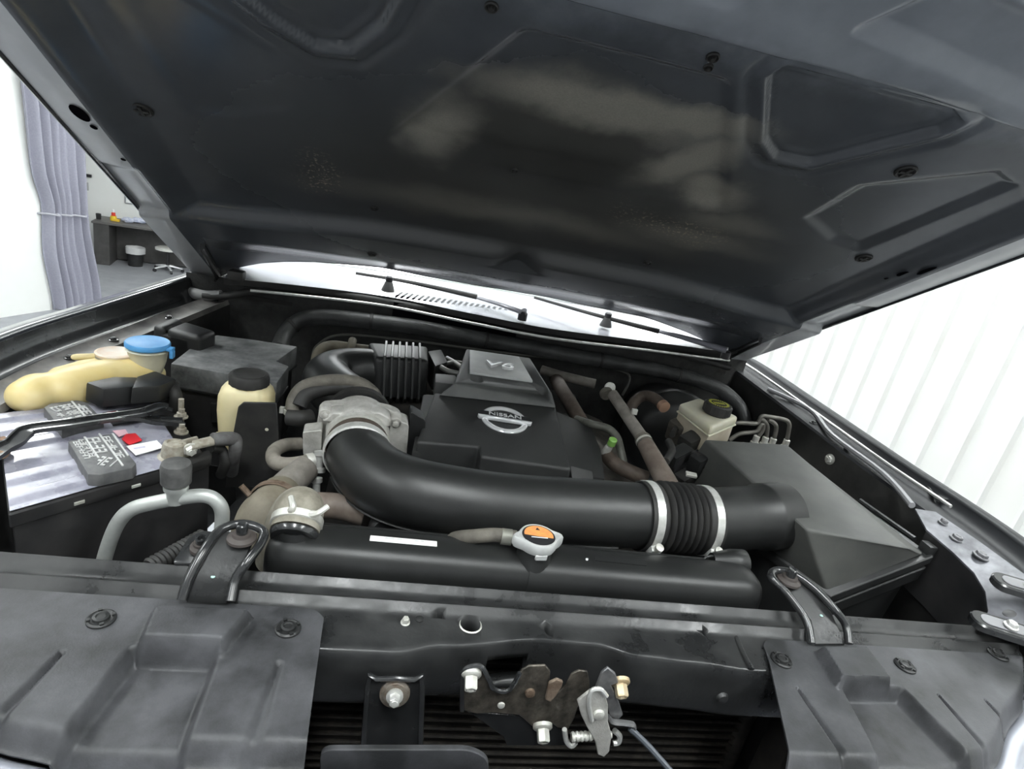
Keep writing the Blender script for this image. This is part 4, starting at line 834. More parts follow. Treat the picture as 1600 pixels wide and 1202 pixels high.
# mounting brackets of the radiator
def mount(name, label, side, top, bot_l, bot_r, wtop, bolt):
    pass
def rail_bracket(label, rails, plate, boltpx, boltz):
    t = thing('radiator_bracket', label, 'bracket', plate[0], 'radiator top brackets')
    bm = nb(); n_ = len(plate) // 2
    bridge(bm, [[plate[i], plate[-1 - i], plate[-1 - i] - V((0, 0, 0.003)), plate[i] - V((0, 0, 0.003))] for i in range(n_)]); obj('plate', bm, DIRTMETAL, t, ang=50)
    bm = nb(); tube(bm, rails, 0.0055, 10, 5); obj('rolled_rail', bm, BLACKMETAL, t)
    p = Zp(*boltpx, boltz); bm = nb(); lathe(bm, p - V((0, 0, 0.006)), (0, 0, 1), [(0, 0.0165), (0.003, 0.016), (0.006, 0.011), (0.009, 0.010)], 22); ru = obj('rubber_bush', bm, mat('old_bush', (0.06, 0.05, 0.046), 0.6), t)
    bm = nb(); lathe(bm, p, (0, 0, 1), [(0, 0.0065), (0.014, 0.0065), (0.015, 0.005), (0.014, 0.003)], 14); obj('bolt', bm, BLACKMETAL, t)
    q = plate[1].lerp(plate[-2], 0.5) + V((0, 0, 0.0008)); bm = nb(); lathe(bm, q, (0, 0, 1), [(0, 0.0024), (0.0006, 0.002)], 10); obj('paint_dot', bm, mat('teal_dot', (0.5, 0.75, 0.68), 0.5), t)
railsL = [Zp(284, 938, -0.004), Zp(296, 902, 0.014), Zp(318, 862, 0.032), Zp(345, 828, 0.040), Zp(380, 819, 0.042), Zp(410, 829, 0.042), Zp(408, 848, 0.038), Zp(385, 880, 0.028), Zp(368, 905, 0.012), Zp(360, 940, -0.004)]
plateL = [Zp(292, 938, -0.006), Zp(303, 902, 0.011), Zp(324, 863, 0.029), Zp(350, 831, 0.037), Zp(402, 834, 0.037), Zp(382, 872, 0.029), Zp(362, 903, 0.011), Zp(354, 940, -0.006)]
rail_bracket('shiny black bent bracket bolted over the radiator neck end', railsL, plateL, (378, 836), 0.044)
railsR = [Zp(1268, 1006, -0.004), Zp(1260, 970, 0.012), Zp(1232, 930, 0.028), Zp(1206, 903, 0.038), Zp(1212, 892, 0.040), Zp(1240, 897, 0.042), Zp(1275, 922, 0.036), Zp(1306, 955, 0.024), Zp(1322, 978, 0.010), Zp(1326, 1006, -0.004)]
plateR = [Zp(1274, 1006, -0.006), Zp(1268, 970, 0.008), Zp(1240, 930, 0.024), Zp(1214, 902, 0.035), Zp(1240, 902, 0.037), Zp(1270, 926, 0.030), Zp(1298, 956, 0.017), Zp(1320, 1006, -0.006)]
rail_bracket('shiny black bent bracket bolted at the air filter end of the radiator', railsR, plateR, (1234, 903), 0.040)
t = thing('bracket_plate', 'flat black plate with one bolt beside the air conditioning pipe', 'bracket', Zp(300, 870, -0.02))
bm = nb(); prism(bm, roundpoly([Zp(268, 880, 0.004), Zp(296, 838, 0.016), Zp(320, 828, 0.018), Zp(338, 832, 0.018), Zp(312, 880, 0.004)], 0.006), V((0, 0, -0.004)), 0.0008, 1); obj('plate', bm, BLACKMETAL, t)
p = Zp(315, 855, 0.014); bm = nb(); lathe(bm, p, (0, -0.15, 1), [(-0.002, 0.013), (0.002, 0.0125), (0.005, 0.009), (0.008, 0.0085)], 20); obj('bush', bm, mat('old_bush', (0.06, 0.05, 0.046), 0.6), t)
bm = nb(); lathe(bm, p, (0, -0.15, 1), [(0.006, 0.0062), (0.014, 0.0062), (0.0145, 0.004), (0.010, 0.003)], 12); obj('bolt', bm, BLACKMETAL, t)
bm = nb(); lathe(bm, Zp(232, 888, -0.02), Zp(300, 850, -0.02) - Zp(232, 888, -0.02), [(i * 0.003, 0.010 + 0.002 * (i % 2)) for i in range(26)], 14); tag(obj('corrugated_loom', bm, RUBBER), 'black corrugated cable loom under the flat bolt plate', 'cable')

# ================================================================ INTAKE
DZ = 0.02
path = [Zp(1004, 806, DZ), Zp(900, 800, DZ), Zp(790, 794, DZ), Zp(705, 783, DZ), Zp(640, 770, DZ), Zp(598, 752, DZ), Zp(572, 730, DZ + 0.002), Zp(558, 706, DZ + 0.006)]
t = thing('intake_duct', 'large smooth black intake duct curving in front of the engine cover', 'duct', path[2])
bm = nb(); DP = tube(bm, path, [0.052, 0.052, 0.052, 0.0525, 0.053, 0.053, 0.052, 0.050], 36, 8); obj('pipe', bm, DUCTP, t, ang=70)
# mould seam flange along the outer lower side
bm = nb(); seam = []
for i in range(4, len(DP) - 3):
    T_ = (DP[i + 1] - DP[i - 1]).normalized(); out = T_.cross(V((0, 0, 1))).normalized()
    if out.y > 0 and abs(T_.x) > abs(T_.y): out = -out
    if abs(T_.y) >= abs(T_.x): out = V((-abs(out.x), out.y if out.x < 0 else -out.y, 0)) if True else out
    seam.append(DP[i] + out * 0.040 + V((0, 0, -0.034)))
tube(bm, seam, 0.004, 8, 1, flat=0.6); obj('mould_seam', bm, DUCTP, t)
def band(bm, o, axis, r, wd, th=0.0012):
    ax_ = V(axis).normalized(); lathe(bm, V(o) - ax_ * wd / 2, ax_, [(0, r), (0, r + th), (wd, r + th), (wd, r)], 48, cap=False)
# corrugated hose and its worm clamps
A_ = Zp(1000, 806, DZ); B_ = Zp(1103, 813, DZ); ax_ = (B_ - A_).normalized(); LB = (B_ - A_).length
t = thing('bellows_hose', 'black corrugated rubber hose with two bright worm clamps', 'hose', (A_ + B_) / 2)
prof = [(-0.004, 0.0535), (-0.004, 0.056), (0.022, 0.056), (0.025, 0.054)]
nr = 6; x0 = 0.028; x1 = LB - 0.026
for i in range(nr):
    a = x0 + (x1 - x0) * i / nr; b = x0 + (x1 - x0) * (i + 1) / nr; m_ = (a + b) / 2; hw_ = (b - a)
    prof += [(a + hw_ * 0.02, 0.0465), (a + hw_ * 0.22, 0.0555), (m_, 0.0590), (b - hw_ * 0.22, 0.0555), (b - hw_ * 0.02, 0.0465)]
prof += [(LB - 0.024, 0.054), (LB - 0.022, 0.056), (LB + 0.004, 0.056), (LB + 0.004, 0.0535)]
bm = nb(); lathe(bm, A_, ax_, prof, 48, cap=False); obj('rubber_bellows', bm, RUBBER, t, ang=75)
x_, y_, z_ = basis(ax_, (0, 0, 1))
for off, nm in ((0.009, 'a'), (LB - 0.008, 'b')):
    o_ = A_ + ax_ * off; bm = nb(); band(bm, o_, ax_, 0.0562, 0.013); cl_ = obj('worm_clamp', bm, STEEL, t, ang=50)
    # housing sits low on the camera side
    ang_ = math.radians(118); rad = x_ * math.cos(ang_) + y_ * math.sin(ang_)
    if rad.y > 0: rad = x_ * math.cos(-ang_) + y_ * math.sin(-ang_)
    tg = ax_.cross(rad).normalized(); tg = tg if tg.z < 0 else -tg
    bm = nb(); box(bm, o_ + rad * 0.061, 0.017, 0.022, 0.011, ax_, tg, 0.003, 2); obj('clamp_housing', bm, STEEL, cl_)
    bm = nb(); lathe(bm, o_ + rad * 0.064 - tg * 0.022, tg, [(0, 0.003), (0.001, 0.0066), (0.006, 0.0066), (0.008, 0.0045), (0.034, 0.0045)], 12); obj('clamp_screw', bm, PALESTEEL, cl_)

# air filter box
T1 = Zp(1101, 686, 0.062); T2 = Zp(1230, 694, 0.062); T3 = Zp(1423, 859, 0.046); T4 = Zp(1258, 826, 0.050)
L3 = Zp(1446, 866, 0.030); L4 = Zp(1292, 928, -0.045); L1 = T1 + V((-0.020, 0.016, -0.115)); L2 = T2 + V((0.020, 0.020, -0.035))
t = thing('air_filter_box', 'large black air filter box with a flat dusty faceted lid', 'air filter box', V(((T1.x + T3.x) / 2, 0.3, -0.25)))
bm = nb(); hexa(bm, [T4, T3, T2, T1], [L4, L3, L2, L1], 0.007, 3); obj('lid', bm, BOXP, t, ang=40)
def grow(pts, d, dz):
    c = sum(pts, V((0, 0, 0))) / len(pts); return [p + (V((p.x - c.x, p.y - c.y, 0))).normalized() * d + V((0, 0, dz)) for p in pts]
lo = [L4, L3, L2, L1]
bm = nb(); hexa(bm, grow(lo, 0.012, 0.004), grow(lo, 0.012, -0.012), 0.002, 1); obj('split_flange', bm, PLASTIC, t)
bm = nb(); g1 = grow(lo, -0.004, -0.012); g2 = [V((p.x, p.y, -0.25)) for p in grow(lo, -0.02, 0)]; hexa(bm, g1, g2, 0.005, 2); obj('lower_case', bm, PLASTIC, t)
bm = nb(); bz = grow(lo, 0.010, -0.020); hexa(bm, [bz[0], bz[1], bz[1] + V((0, 0.01, 0)), bz[0] + V((0, 0.01, 0))], [p + V((0, 0.004, -0.030)) for p in (bz[0], bz[1])] + [p + V((0, 0.014, -0.03)) for p in (bz[1], bz[0])], 0.002, 1); obj('case_rib', bm, PLASTIC, t)
bm = nb(); c_ = L3 + V((0.006, 0.006, 0.004)); box(bm, c_, 0.016, 0.022, 0.026, bev=0.003); obj('corner_clip', bm, PLASTIC, t)
bm = nb(); tube(bm, [L3.lerp(L2, 0.10) + V((0.012, 0, 0.006)), L3.lerp(L2, 0.45) + V((0.014, 0, 0.006))], 0.005, 8, 2); obj('lid_clip', bm, BLACKMETAL, t)
B1 = Zp(1195, 803, 0.022); B1 = B1 + V((0.03, 0.0, 0))
bm = nb(); d_ = (B1 - B_); lathe(bm, B_ - d_.normalized() * 0.016, d_, [(0, 0.0525), (0.02, 0.0525), (d_.length * 0.45, 0.0535), (d_.length * 0.75, 0.054), (d_.length * 0.80, 0.0575), (d_.length * 0.84, 0.058), (d_.length + 0.02, 0.058)], 40, cap=False); obj('inlet_spigot', bm, DUCTP, t, ang=60)

# throttle body
ta = (V((-0.10, 0.985, 0.06))).normalized(); T0 = path[-1]
t = thing('throttle_valve', 'dull cast aluminium throttle body at the end of the intake duct', 'throttle', T0)
bm = nb(); lathe(bm, T0 - ta * 0.012, ta, [(0, 0.0505), (0.002, 0.0535), (0.016, 0.0535), (0.018, 0.0505)], 44, cap=False); b1 = obj('clamp_band', bm, STEEL, t)
bm = nb(); lathe(bm, T0 + ta * 0.006, ta, [(0, 0.0475), (0.002, 0.0500), (0.018, 0.0500), (0.020, 0.0475)], 44, cap=False); obj('rubber_ring', bm, BROWNHOSE, t)
bm = nb(); lathe(bm, T0 + ta * 0.026, ta, [(0, 0.0485), (0.001, 0.0520), (0.012, 0.0520), (0.013, 0.0485)], 44, cap=False); obj('clamp_band', bm, PALESTEEL, t)
x_, y_, z_ = basis(ta, (0, 0, 1)); ex = V((z_.y, -z_.x, 0)).normalized()
bm = nb(); lathe(bm, T0 + ta * 0.036, ta, [(0, 0.048), (0.004, 0.052), (0.030, 0.054), (0.06, 0.054)], 40); obj('throat', bm, CASTALU, t, ang=50)
bm = nb(); c_ = T0 + ta * 0.070; pr = roundpoly([c_ + ex * a + x_ * b for a, b in ((-0.066, 0.040), (-0.02, 0.048), (0.045, 0.046), (0.070, 0.036), (0.074, -0.05), (0.05, -0.062), (-0.05, -0.062), (-0.072, -0.045))], 0.012); prism(bm, pr, ta * 0.022, 0.002, 1); fl = obj('flange', bm, CASTALU, t)
for a, b in ((-0.056, 0.036), (0.060, 0.030), (0.062, -0.046), (-0.058, -0.046)):
    bm = nb(); lathe(bm, c_ + ex * a + x_ * b, -ta, [(-0.004, 0.011), (0.018, 0.0105), (0.020, 0.009)], 18); lathe(bm, c_ + ex * a + x_ * b - ta * 0.02, -ta, [(0, 0.006), (0.004, 0.006), (0.005, 0.004)], 6); obj('bolt', bm, CASTALU, fl)
bm = nb(); prism(bm, [c_ + ex * a + x_ * b - ta * 0.026 for a, b in ((-0.060, 0.025), (-0.045, 0.044), (0.030, 0.052), (0.050, 0.042), (0.052, 0.025))], ta * 0.03, 0.003, 1); obj('housing_rib', bm, CASTALU, t)
bm = nb(); prism(bm, roundpoly([c_ + ex * a + x_ * b - ta * 0.02 for a, b in ((0.050, 0.040), (0.082, 0.030), (0.088, -0.055), (0.055, -0.06))], 0.006), ta * 0.035, 0.002, 1); obj('motor_cover', bm, CASTALU, t)
bm = nb(); prism(bm, roundpoly([c_ + ex * a + x_ * b for a, b in ((0.084, 0.045), (0.112, 0.030), (0.122, -0.055), (0.09, -0.065))], 0.006), ta * 0.03, 0.002, 1); obj('connector_block', bm, PLASTIC, t)
bm = nb(); prism(bm, roundpoly([c_ + ex * a + x_ * b - ta * 0.030 for a, b in ((-0.088, 0.005), (-0.058, 0.012), (-0.056, -0.030), (-0.084, -0.040))], 0.005), ta * 0.03, 0.002, 1); obj('side_lug', bm, CASTALU, t)
for k, dz_ in enumerate((0.0, -0.028)):
    p = T0 - ex * 0.058 + ta * (0.030 - 0.035 * k) + V((0, 0, -0.020 + dz_)); bm = nb(); lathe(bm, p, V((0.1, -0.3, -1)), [(0, 0.004), (0.001, 0.009), (0.008, 0.009), (0.010, 0.006), (0.028, 0.006), (0.030, 0.010), (0.036, 0.010)], 14); obj('clamp_screw', bm, STEEL, t)
# rubber elbow and ribbed plenum behind the throttle body
t = thing('intake_plenum', 'black intake plenum with a smooth elbow and a block of bent ribs', 'plenum', Zp(600, 600, 0.0))
E0 = T0 + ta * 0.09
bm = nb(); tube(bm, [E0, E0 + ta * 0.05 + V((0, 0, 0.0)), Zp(514, 600, 0.028), Zp(522, 584, 0.030), Zp(560, 578, 0.034), Zp(605, 582, 0.036)], [0.050, 0.050, 0.050, 0.049, 0.047, 0.045], 30, 7); obj('elbow', bm, DUCTP, t, ang=70)
bl = Zp(601, 560, 0.080); br = Zp(656, 563, 0.080); axr = (br - bl).normalized(); nrm = V((-axr.y, axr.x, 0)).normalized()
tl = bl + nrm * 0.085 + V((0, 0, 0.006)) + axr * 0.020; lo_ = bl - nrm * 0.016 + V((0, 0, -0.085)) + axr * 0.004
LR = (br - bl).length
def rp(p, a): return p + axr * a
bm = nb(); hexa(bm, [rp(bl, -0.02), rp(bl, LR + 0.02), rp(tl, LR + 0.02), rp(tl, -0.04)], [rp(lo_, -0.02), rp(lo_, LR + 0.02), rp(tl, LR + 0.02) - V((0, 0, 0.10)), rp(tl, -0.04) - V((0, 0, 0.10))], 0.010, 3); obj('rib_block', bm, PLASTIC, t)
for i in range(6):
    a = LR * (i + 0.0) / 5.0; bm = nb()
    sec = [rp(tl, a) + V((0, 0, 0.003)), rp(bl, a) + V((0, -0.003, 0.004)), rp(lo_, a) - nrm * 0.005]
    rr = []
    for p in sec: rr.append([p - axr * 0.002 + V((0, -0.004, 0.004)), p + axr * 0.002 + V((0, -0.004, 0.004)), p + axr * 0.004 + V((0, 0.012, -0.012)), p - axr * 0.004 + V((0, 0.012, -0.012))])
    bridge(bm, rr); obj('rib', bm, mat('rib_plastic', (0.05, 0.051, 0.05), 0.4), t)
bm = nb(); tube(bm, [E0 + ta * 0.02, E0 + ta * 0.034], 0.058, 36, 1); obj('joint_ring', bm, RUBBER, t)
for pts, r in (([(698, 560), (715, 570), (735, 585)], 0.006), ([(690, 570), (712, 566), (730, 570)], 0.005), ([(686, 572), (700, 580), (722, 585)], 0.006)):
    bm = nb(); tube(bm, [Zp(px, py, 0.062) for px, py in pts], r, 10, 5); obj('vacuum_pipe', bm, mat('pale_pipe', (0.24, 0.24, 0.23), 0.4, 0.5), t)
bm = nb(); hexa(bm, [Zp(px, py, 0.07) for px, py in ((668, 548), (690, 545), (700, 565), (680, 572))], [Zp(px, py, 0.07) - V((0, 0, 0.06)) for px, py in ((668, 548), (690, 545), (700, 565), (680, 572))], 0.006, 2); obj('end_block', bm, PLASTIC, t)
# breather hose arching over the throttle body
t = thing('breather_hose', 'grey hose arching over the throttle body with an end clip', 'hose', Zp(455, 640, 0.03))
bm = nb(); tube(bm, [Zp(457, 643, 0.035), Zp(461, 622, 0.055), Zp(478, 604, 0.075), Zp(515, 596, 0.086), Zp(556, 598, 0.086), Zp(580, 612, 0.075), Zp(592, 632, 0.055), Zp(600, 650, 0.03), Zp(606, 668, 0.01)], [0.0125, 0.0125, 0.0125, 0.0125, 0.0125, 0.0125, 0.013, 0.013, 0.013], 16, 6); obj('hose', bm, OLDHOSE, t, ang=70)
bm = nb(); c_ = Zp(457, 641, 0.036); lathe(bm, c_ - V((0, 0, 0.006)), (0, 0, 1), [(0, 0.013), (0.0, 0.015), (0.009, 0.015), (0.009, 0.013)], 18, cap=False); box(bm, c_ + V((-0.017, -0.004, 0)), 0.006, 0.008, 0.010); obj('spring_clip', bm, PALESTEEL, t)
bm = nb(); tube(bm, [Zp(450, 652, 0.028), Zp(470, 654, 0.030), Zp(486, 652, 0.03)], 0.014, 14, 4); obj('black_pipe', bm, RUBBER, t)
bm = nb(); tube(bm, [Zp(468, 636, 0.045), Zp(480, 616, 0.064), Zp(515, 606, 0.074), Zp(552, 608, 0.074), Zp(578, 624, 0.06)], 0.014, 14, 6); tag(obj('rubber_arch', bm, RUBBER), 'black rubber arch tucked below the grey breather hose', 'hose')
# loop hose below
t = thing('coolant_loop_hose', 'dusty grey hose bent in a loop below the throttle body', 'hose', Zp(430, 715, -0.01))
bm = nb(); tube(bm, [Zp(470, 694, -0.015), Zp(445, 696, -0.012), Zp(428, 706, -0.008), Zp(430, 722, -0.004), Zp(452, 726, 0.0), Zp(484, 721, 0.004)], 0.0115, 16, 7); obj('hose', bm, mat('loop_hose', (0.15, 0.135, 0.11), 0.7, col2=(0.24, 0.22, 0.19), nscale=40, namt=1.0), t, ang=70)
bm = nb(); lathe(bm, Zp(478, 722, 0.004), Zp(490, 720, 0.004) - Zp(478, 722, 0.004), [(0, 0.0130), (0.012, 0.0130)], 16); obj('clip', bm, PALESTEEL, t)
# ================================================================ ENGINE
# upper engine body under the cover, grimy metal
t = thing('engine_block', 'grimy dark engine body below the cover and hoses', 'engine', (0, 0.5, -0.5))
bm = nb(); hexa(bm, [V(p) for p in ((-0.20, 0.30, -0.03), (0.18, 0.30, -0.03), (0.24, 0.82, -0.01), (-0.26, 0.82, -0.01))], [V(p) for p in ((-0.26, 0.27, -0.45), (0.26, 0.27, -0.45), (0.28, 0.84, -0.45), (-0.28, 0.84, -0.45))], 0.02, 2); obj('block', bm, DARKVOID, t)
for s in (-1, 1):
    bm = nb(); hexa(bm, [V((s * a, b, c)) for a, b, c in ((0.17, 0.34, -0.035), (0.30, 0.36, -0.07), (0.32, 0.80, -0.07), (0.19, 0.80, -0.035))], [V((s * a, b, -0.20)) for a, b in ((0.20, 0.33), (0.33, 0.35), (0.35, 0.81), (0.22, 0.81))], 0.012, 2); obj('rocker_cover', bm, ENGMETAL if s > 0 else DARKVOID, t)
bm = nb(); lathe(bm, V((-0.05, 0.18, -0.16)), (0, 1, 0), [(0, 0.075), (0.01, 0.08), (0.03, 0.08), (0.035, 0.07)], 30); obj('pulley', bm, DARKVOID, t)
bm = nb(); p = Zp(600, 832, -0.035); lathe(bm, p, (0.1, -1, 0.35), [(-0.03, 0.022), (0, 0.022), (0.006, 0.018), (0.004, 0.012)], 24); obj('idler_pulley', bm, PLASTIC, t)
bm = nb(); box(bm, (0, 0.44, -0.60), 1.2, 0.84, 0.02); obj('light_stop_tray', bm, DARKVOID, t)  # unseen floor panel added to stop light leaking in from below
# --- cover
t = thing('engine_cover', 'black stepped engine cover with a chrome badge and a grey plate on top', 'engine cover', Zp(780, 660, -0.02))
main = [Zp(651, 690, 0.040), Zp(749, 697, 0.040), Zp(751, 713, 0.036), Zp(893, 733, 0.034), Zp(868, 634, 0.060), Zp(679, 613, 0.060)]
bm = nb(); hexa(bm, main, [p + V((0, -0.004 if i < 4 else 0.0, -0.062)) for i, p in enumerate(main)], 0.006, 3); obj('main_panel', bm, COVERP, t, ang=35)
lw = [Zp(644, 706, 0.022), Zp(690, 706, 0.022), Zp(700, 616, 0.044), Zp(661, 616, 0.044)]
bm = nb(); hexa(bm, lw, [p + V((0, 0, -0.06)) for p in lw], 0.004, 2); obj('side_step', bm, COVERP, t)
rw = [Zp(880, 738, 0.006), Zp(946, 748, -0.002), Zp(940, 705, 0.008), Zp(924, 664, 0.020), Zp(868, 642, 0.034)]
bm = nb(); hexa(bm, rw, [p + V((0, 0, -0.05)) for p in rw], 0.005, 2); obj('side_wing', bm, COVERP, t)
nt_ = [Zp(891, 727, 0.030), Zp(926, 736, 0.020), Zp(930, 768, -0.006), Zp(896, 762, 0.000)]
bm = nb(); hexa(bm, nt_, [p + V((0, 0.012, -0.05)) for p in nt_], 0.003, 2); obj('front_tab', bm, COVERP, t)
top = [Zp(712, 598, 0.086), Zp(862, 613, 0.086), Zp(828, 559, 0.090), Zp(729, 545, 0.090)]
lowr = [Zp(679, 615, 0.058), Zp(868, 636, 0.058), top[2] + V((0.012, 0.004, -0.09)), top[3] + V((-0.012, 0.004, -0.09))]
lowr = [top[0] + V((-0.030, -0.016, -0.026)), top[1] + V((0.012, -0.020, -0.026)), lowr[2], lowr[3]]
bm = nb(); hexa(bm, top, lowr, 0.004, 2); rs = obj('raised_section', bm, mat('cover_top_plastic', (0.055, 0.057, 0.057), 0.5, col2=(0.075, 0.077, 0.076), nscale=20, namt=1.0, bump=0.2, bscale=1200), t, ang=35)
cb = nb(); O_ = ORIGIN[rs.name]
for px, py in ((745, 594), (847, 609)): lathe(cb, Zp(px, py, 0.086) - V((0, 0, 0.03)), (0, 0, 1), [(0, 0.0145), (0.06, 0.0145)], 26)
cut(rs, [cb])
tb = [Zp(680, 583, 0.070), Zp(712, 586, 0.070), Zp(716, 601, 0.070), Zp(680, 597, 0.070)]
bm = nb(); prism(bm, tb, V((0, 0, -0.03)), 0.003, 2); obj('corner_tab', bm, mat('cover_top_plastic', (0.055, 0.057, 0.057)), t)
pq = [Zp(734, 581, 0.092), Zp(833, 595, 0.092), Zp(811, 557, 0.0945), Zp(734, 546, 0.0945)]
bm = nb(); hexa(bm, pq, [p + V((0, 0, -0.006)) for p in pq], 0.0025, 2); plate = obj('top_plate', bm, GREYPLATE, t)
ex_ = (pq[1] - pq[0]).normalized(); nn = (pq[1] - pq[0]).cross(pq[3] - pq[0]).normalized(); ey_ = nn.cross(ex_).normalized()
text('engine_lettering', 'V6', plane_pt(777, 573, pq[0], nn) + nn * 0.0003, ex_, ey_, 0.046, 0.006, mat('letter_chrome', (0.92, 0.92, 0.92), 0.2, 0.5), plate, shear=0.25, bold=0.006, sx=1.35)
# badge
n_m = (main[3] - main[5]).cross(main[4] - main[5]).normalized()
if n_m.z < 0: n_m = -n_m
bo = plane_pt(788, 657, main[5], n_m) + n_m * 0.0005
bx = (Zp(829, 664, 0.05) - Zp(746, 652, 0.05)).normalized(); bx = (bx - n_m * bx.dot(n_m)).normalized(); by = n_m.cross(bx).normalized()
bm = nb(); RB = 0.040
rings = []
for i in range(56):
    a = 2 * PI * i / 56; c0 = bo + bx * (math.cos(a) * RB) + by * (math.sin(a) * RB * 1.04); rad = (bx * math.cos(a) + by * math.sin(a))
    rings.append([c0 + rad * b + n_m * h_ for b, h_ in ((-0.0055, 0), (-0.0055, 0.002), (-0.003, 0.0045), (0.0, 0.0050), (0.003, 0.0045), (0.0055, 0.002), (0.0055, 0))])
rings.append(rings[0]); bridge(bm, rings, closed=False, cap=False); bdg = obj('badge_ring', bm, CHROME, t, ang=40)
bm = nb(); pts = [bo + bx * a + by * b + n_m * 0.008 for a, b in ((-0.052, 0.004), (-0.046, 0.012), (0.046, 0.012), (0.052, 0.004), (0.052, -0.006), (-0.052, -0.006))]; prism(bm, pts, -n_m * 0.008, 0.0008, 1); obj('badge_bar', bm, BLACKMETAL, bdg)
bm = nb(); pts = [bo + bx * a + by * b + n_m * 0.0084 for a, b in ((-0.053, -0.004), (0.053, -0.004), (0.050, -0.0105), (-0.050, -0.0105))]; prism(bm, pts, -n_m * 0.008, 0.0008, 1); obj('badge_lower_edge', bm, CHROME, bdg)
text('badge_lettering', 'NISSAN', bo + by * 0.0038 + n_m * 0.008, bx, by, 0.0155, 0.0008, CHROME, bdg, bold=0.01, sx=1.25)

# ================================================================ BATTERY CORNER
A = Zp(13, 803, 0.030); B = Zp(333, 712, 0.010); C = Zp(-6, 647, 0.034); D = Zp(262, 612, 0.016)
# battery top frame: p(a,b): a along A->B, b along A->C
def bt(a, b, h=0.0):
    p = A * (1 - a) * (1 - b) + B * a * (1 - b) + C * (1 - a) * b + D * a * b; return p + V((0, 0, h))
ba = (B - A).normalized(); bb = (C - A).normalized(); bnn = ba.cross(bb).normalized()
def uv(px, py, h=0.0):
    return plane_pt(px, py, A + V((0, 0, h)), bnn)
t = thing('battery', 'large car battery with a shiny grey film top and two vent caps', 'battery', V(((A.x + D.x) / 2, (A.y + D.y) / 2, -0.20)))
Bm = bt(0.80, 0); Dm = bt(0.80, 1)
bm = nb(); up_ = [A, bt(0.84, 0), bt(0.84, 1), C]; hexa(bm, [p - V((0, 0, 0.001)) for p in up_], [p - V((0, 0, 0.021)) for p in up_], 0.002, 1); obj('top_rim', bm, BATTBLACK, t)
cs = [A, B, D, C]; cc = sum(cs, V()) / 4
bm = nb(); q = [p.lerp(cc, 0.03) for p in cs]; hexa(bm, [p - V((0, 0, 0.020)) for p in q], [V((p.x, p.y, -0.20)) for p in q], 0.004, 2); obj('case', bm, BATTBLACK, t)
bm = nb()
def film(i, j):
    a = 0.006 + 0.834 * i / 12; b = 0.01 + 0.98 * j / 120; h_ = 0.0012
    for c0, wd in ((0.10, 0.05), (0.27, 0.06), (0.60, 0.06), (0.78, 0.07), (0.92, 0.05)):
        h_ += 0.0042 * S(wd, wd * 0.55, abs(b - c0)) * S(0.60, 0.52, a)
    return bt(a, b, h_)
sheet(bm, film, 12, 120); obj('film_top', bm, FILM, t, ang=60)
bm = nb(); st = [bt(0.82, 0.02), bt(0.985, 0.02), bt(0.985, 0.98), bt(0.82, 0.98)]; hexa(bm, [p - V((0, 0, 0.012)) for p in st], [p - V((0, 0, 0.03)) for p in st], 0.003, 1); obj('terminal_ledge', bm, BATTBLACK, t)
for a_ in (0.28, 0.55):
    bm = nb(); p = bt(a_, -0.004, -0.012); box(bm, p, 0.012, 0.004, 0.003, ba, bb); obj('case_tab', bm, PALESTEEL, t)
def vent(px, hz, lines, rows):
    loop = [uv(x, y, hz) for x, y in px]
    c0 = sum(loop, V()) / len(loop)
    bm = nb(); hexa(bm, loop, [p - V((0, 0, hz - 0.001)) + (p - c0) * 0.02 for p in loop], 0.0022, 2); vc = obj('vent_cap', bm, CAPGREY, t)
    for (a0, a1, wd) in lines:
        p0 = uv(*a0, hz + 0.0006); p1 = uv(*a1, hz + 0.0006); d_ = (p1 - p0); bm = nb(); box(bm, (p0 + p1) / 2, d_.length, wd, 0.0016, d_, bnn.cross(d_)); obj('raised_line', bm, PRINTGREY, vc)
    # rows of raised characters too worn to read: small strokes joined into one print
    bm = nb(); rnd = random.Random(3 + int(px[0][0]))
    for (a0, a1, cnt, hgt) in rows:
        p0 = uv(*a0, hz + 0.0005); p1 = uv(*a1, hz + 0.0005); d_ = (p1 - p0); e1 = d_.normalized(); e2 = bnn.cross(e1).normalized(); stp = d_.length / cnt
        for i in range(cnt):
            c1 = p0 + d_ * ((i + 0.5) / cnt)
            for k_ in range(3):
                r_ = rnd.random()
                if r_ < 0.62: box(bm, c1 + e2 * ((k_ - 1) * hgt * 0.42), stp * 0.72, hgt * 0.16, 0.0014, e1, e2)
            sd = rnd.choice((-1, 1)); box(bm, c1 + e1 * (sd * stp * 0.3), stp * 0.18, hgt * 0.95, 0.0014, e1, e2)
    o = obj('raised_print', bm, PRINTGREY, vc); o['kind'] = 'stuff'
    return vc
vent([(106, 689), (176, 677), (213, 724), (207, 731), (156, 742), (137, 741)], 0.018,
     [((132, 683), (154, 716), 0.0022), ((155, 678), (192, 728), 0.0022), ((176, 678), (200, 712), 0.0020)],
     [((118, 690), (137, 717), 7, 0.007), ((126, 687), (146, 714), 7, 0.007), ((143, 684), (158, 708), 4, 0.016), ((152, 719), (180, 724), 3, 0.022), ((164, 682), (190, 716), 6, 0.009)])
vent([(68, 636), (79, 630), (120, 625), (134, 628), (162, 656), (96, 671)], 0.018,
     [((112, 627), (140, 659), 0.0022)],
     [((82, 641), (116, 634), 5, 0.016), ((88, 650), (124, 643), 5, 0.012), ((94, 660), (132, 652), 5, 0.015), ((122, 631), (143, 653), 4, 0.012)])
def decal(name, px, m, h=0.0065):
    bm = nb(); lp = [uv(x, y, h) for x, y in px]; prism(bm, lp, -bnn * 0.0012); return obj(name, bm, m, t)
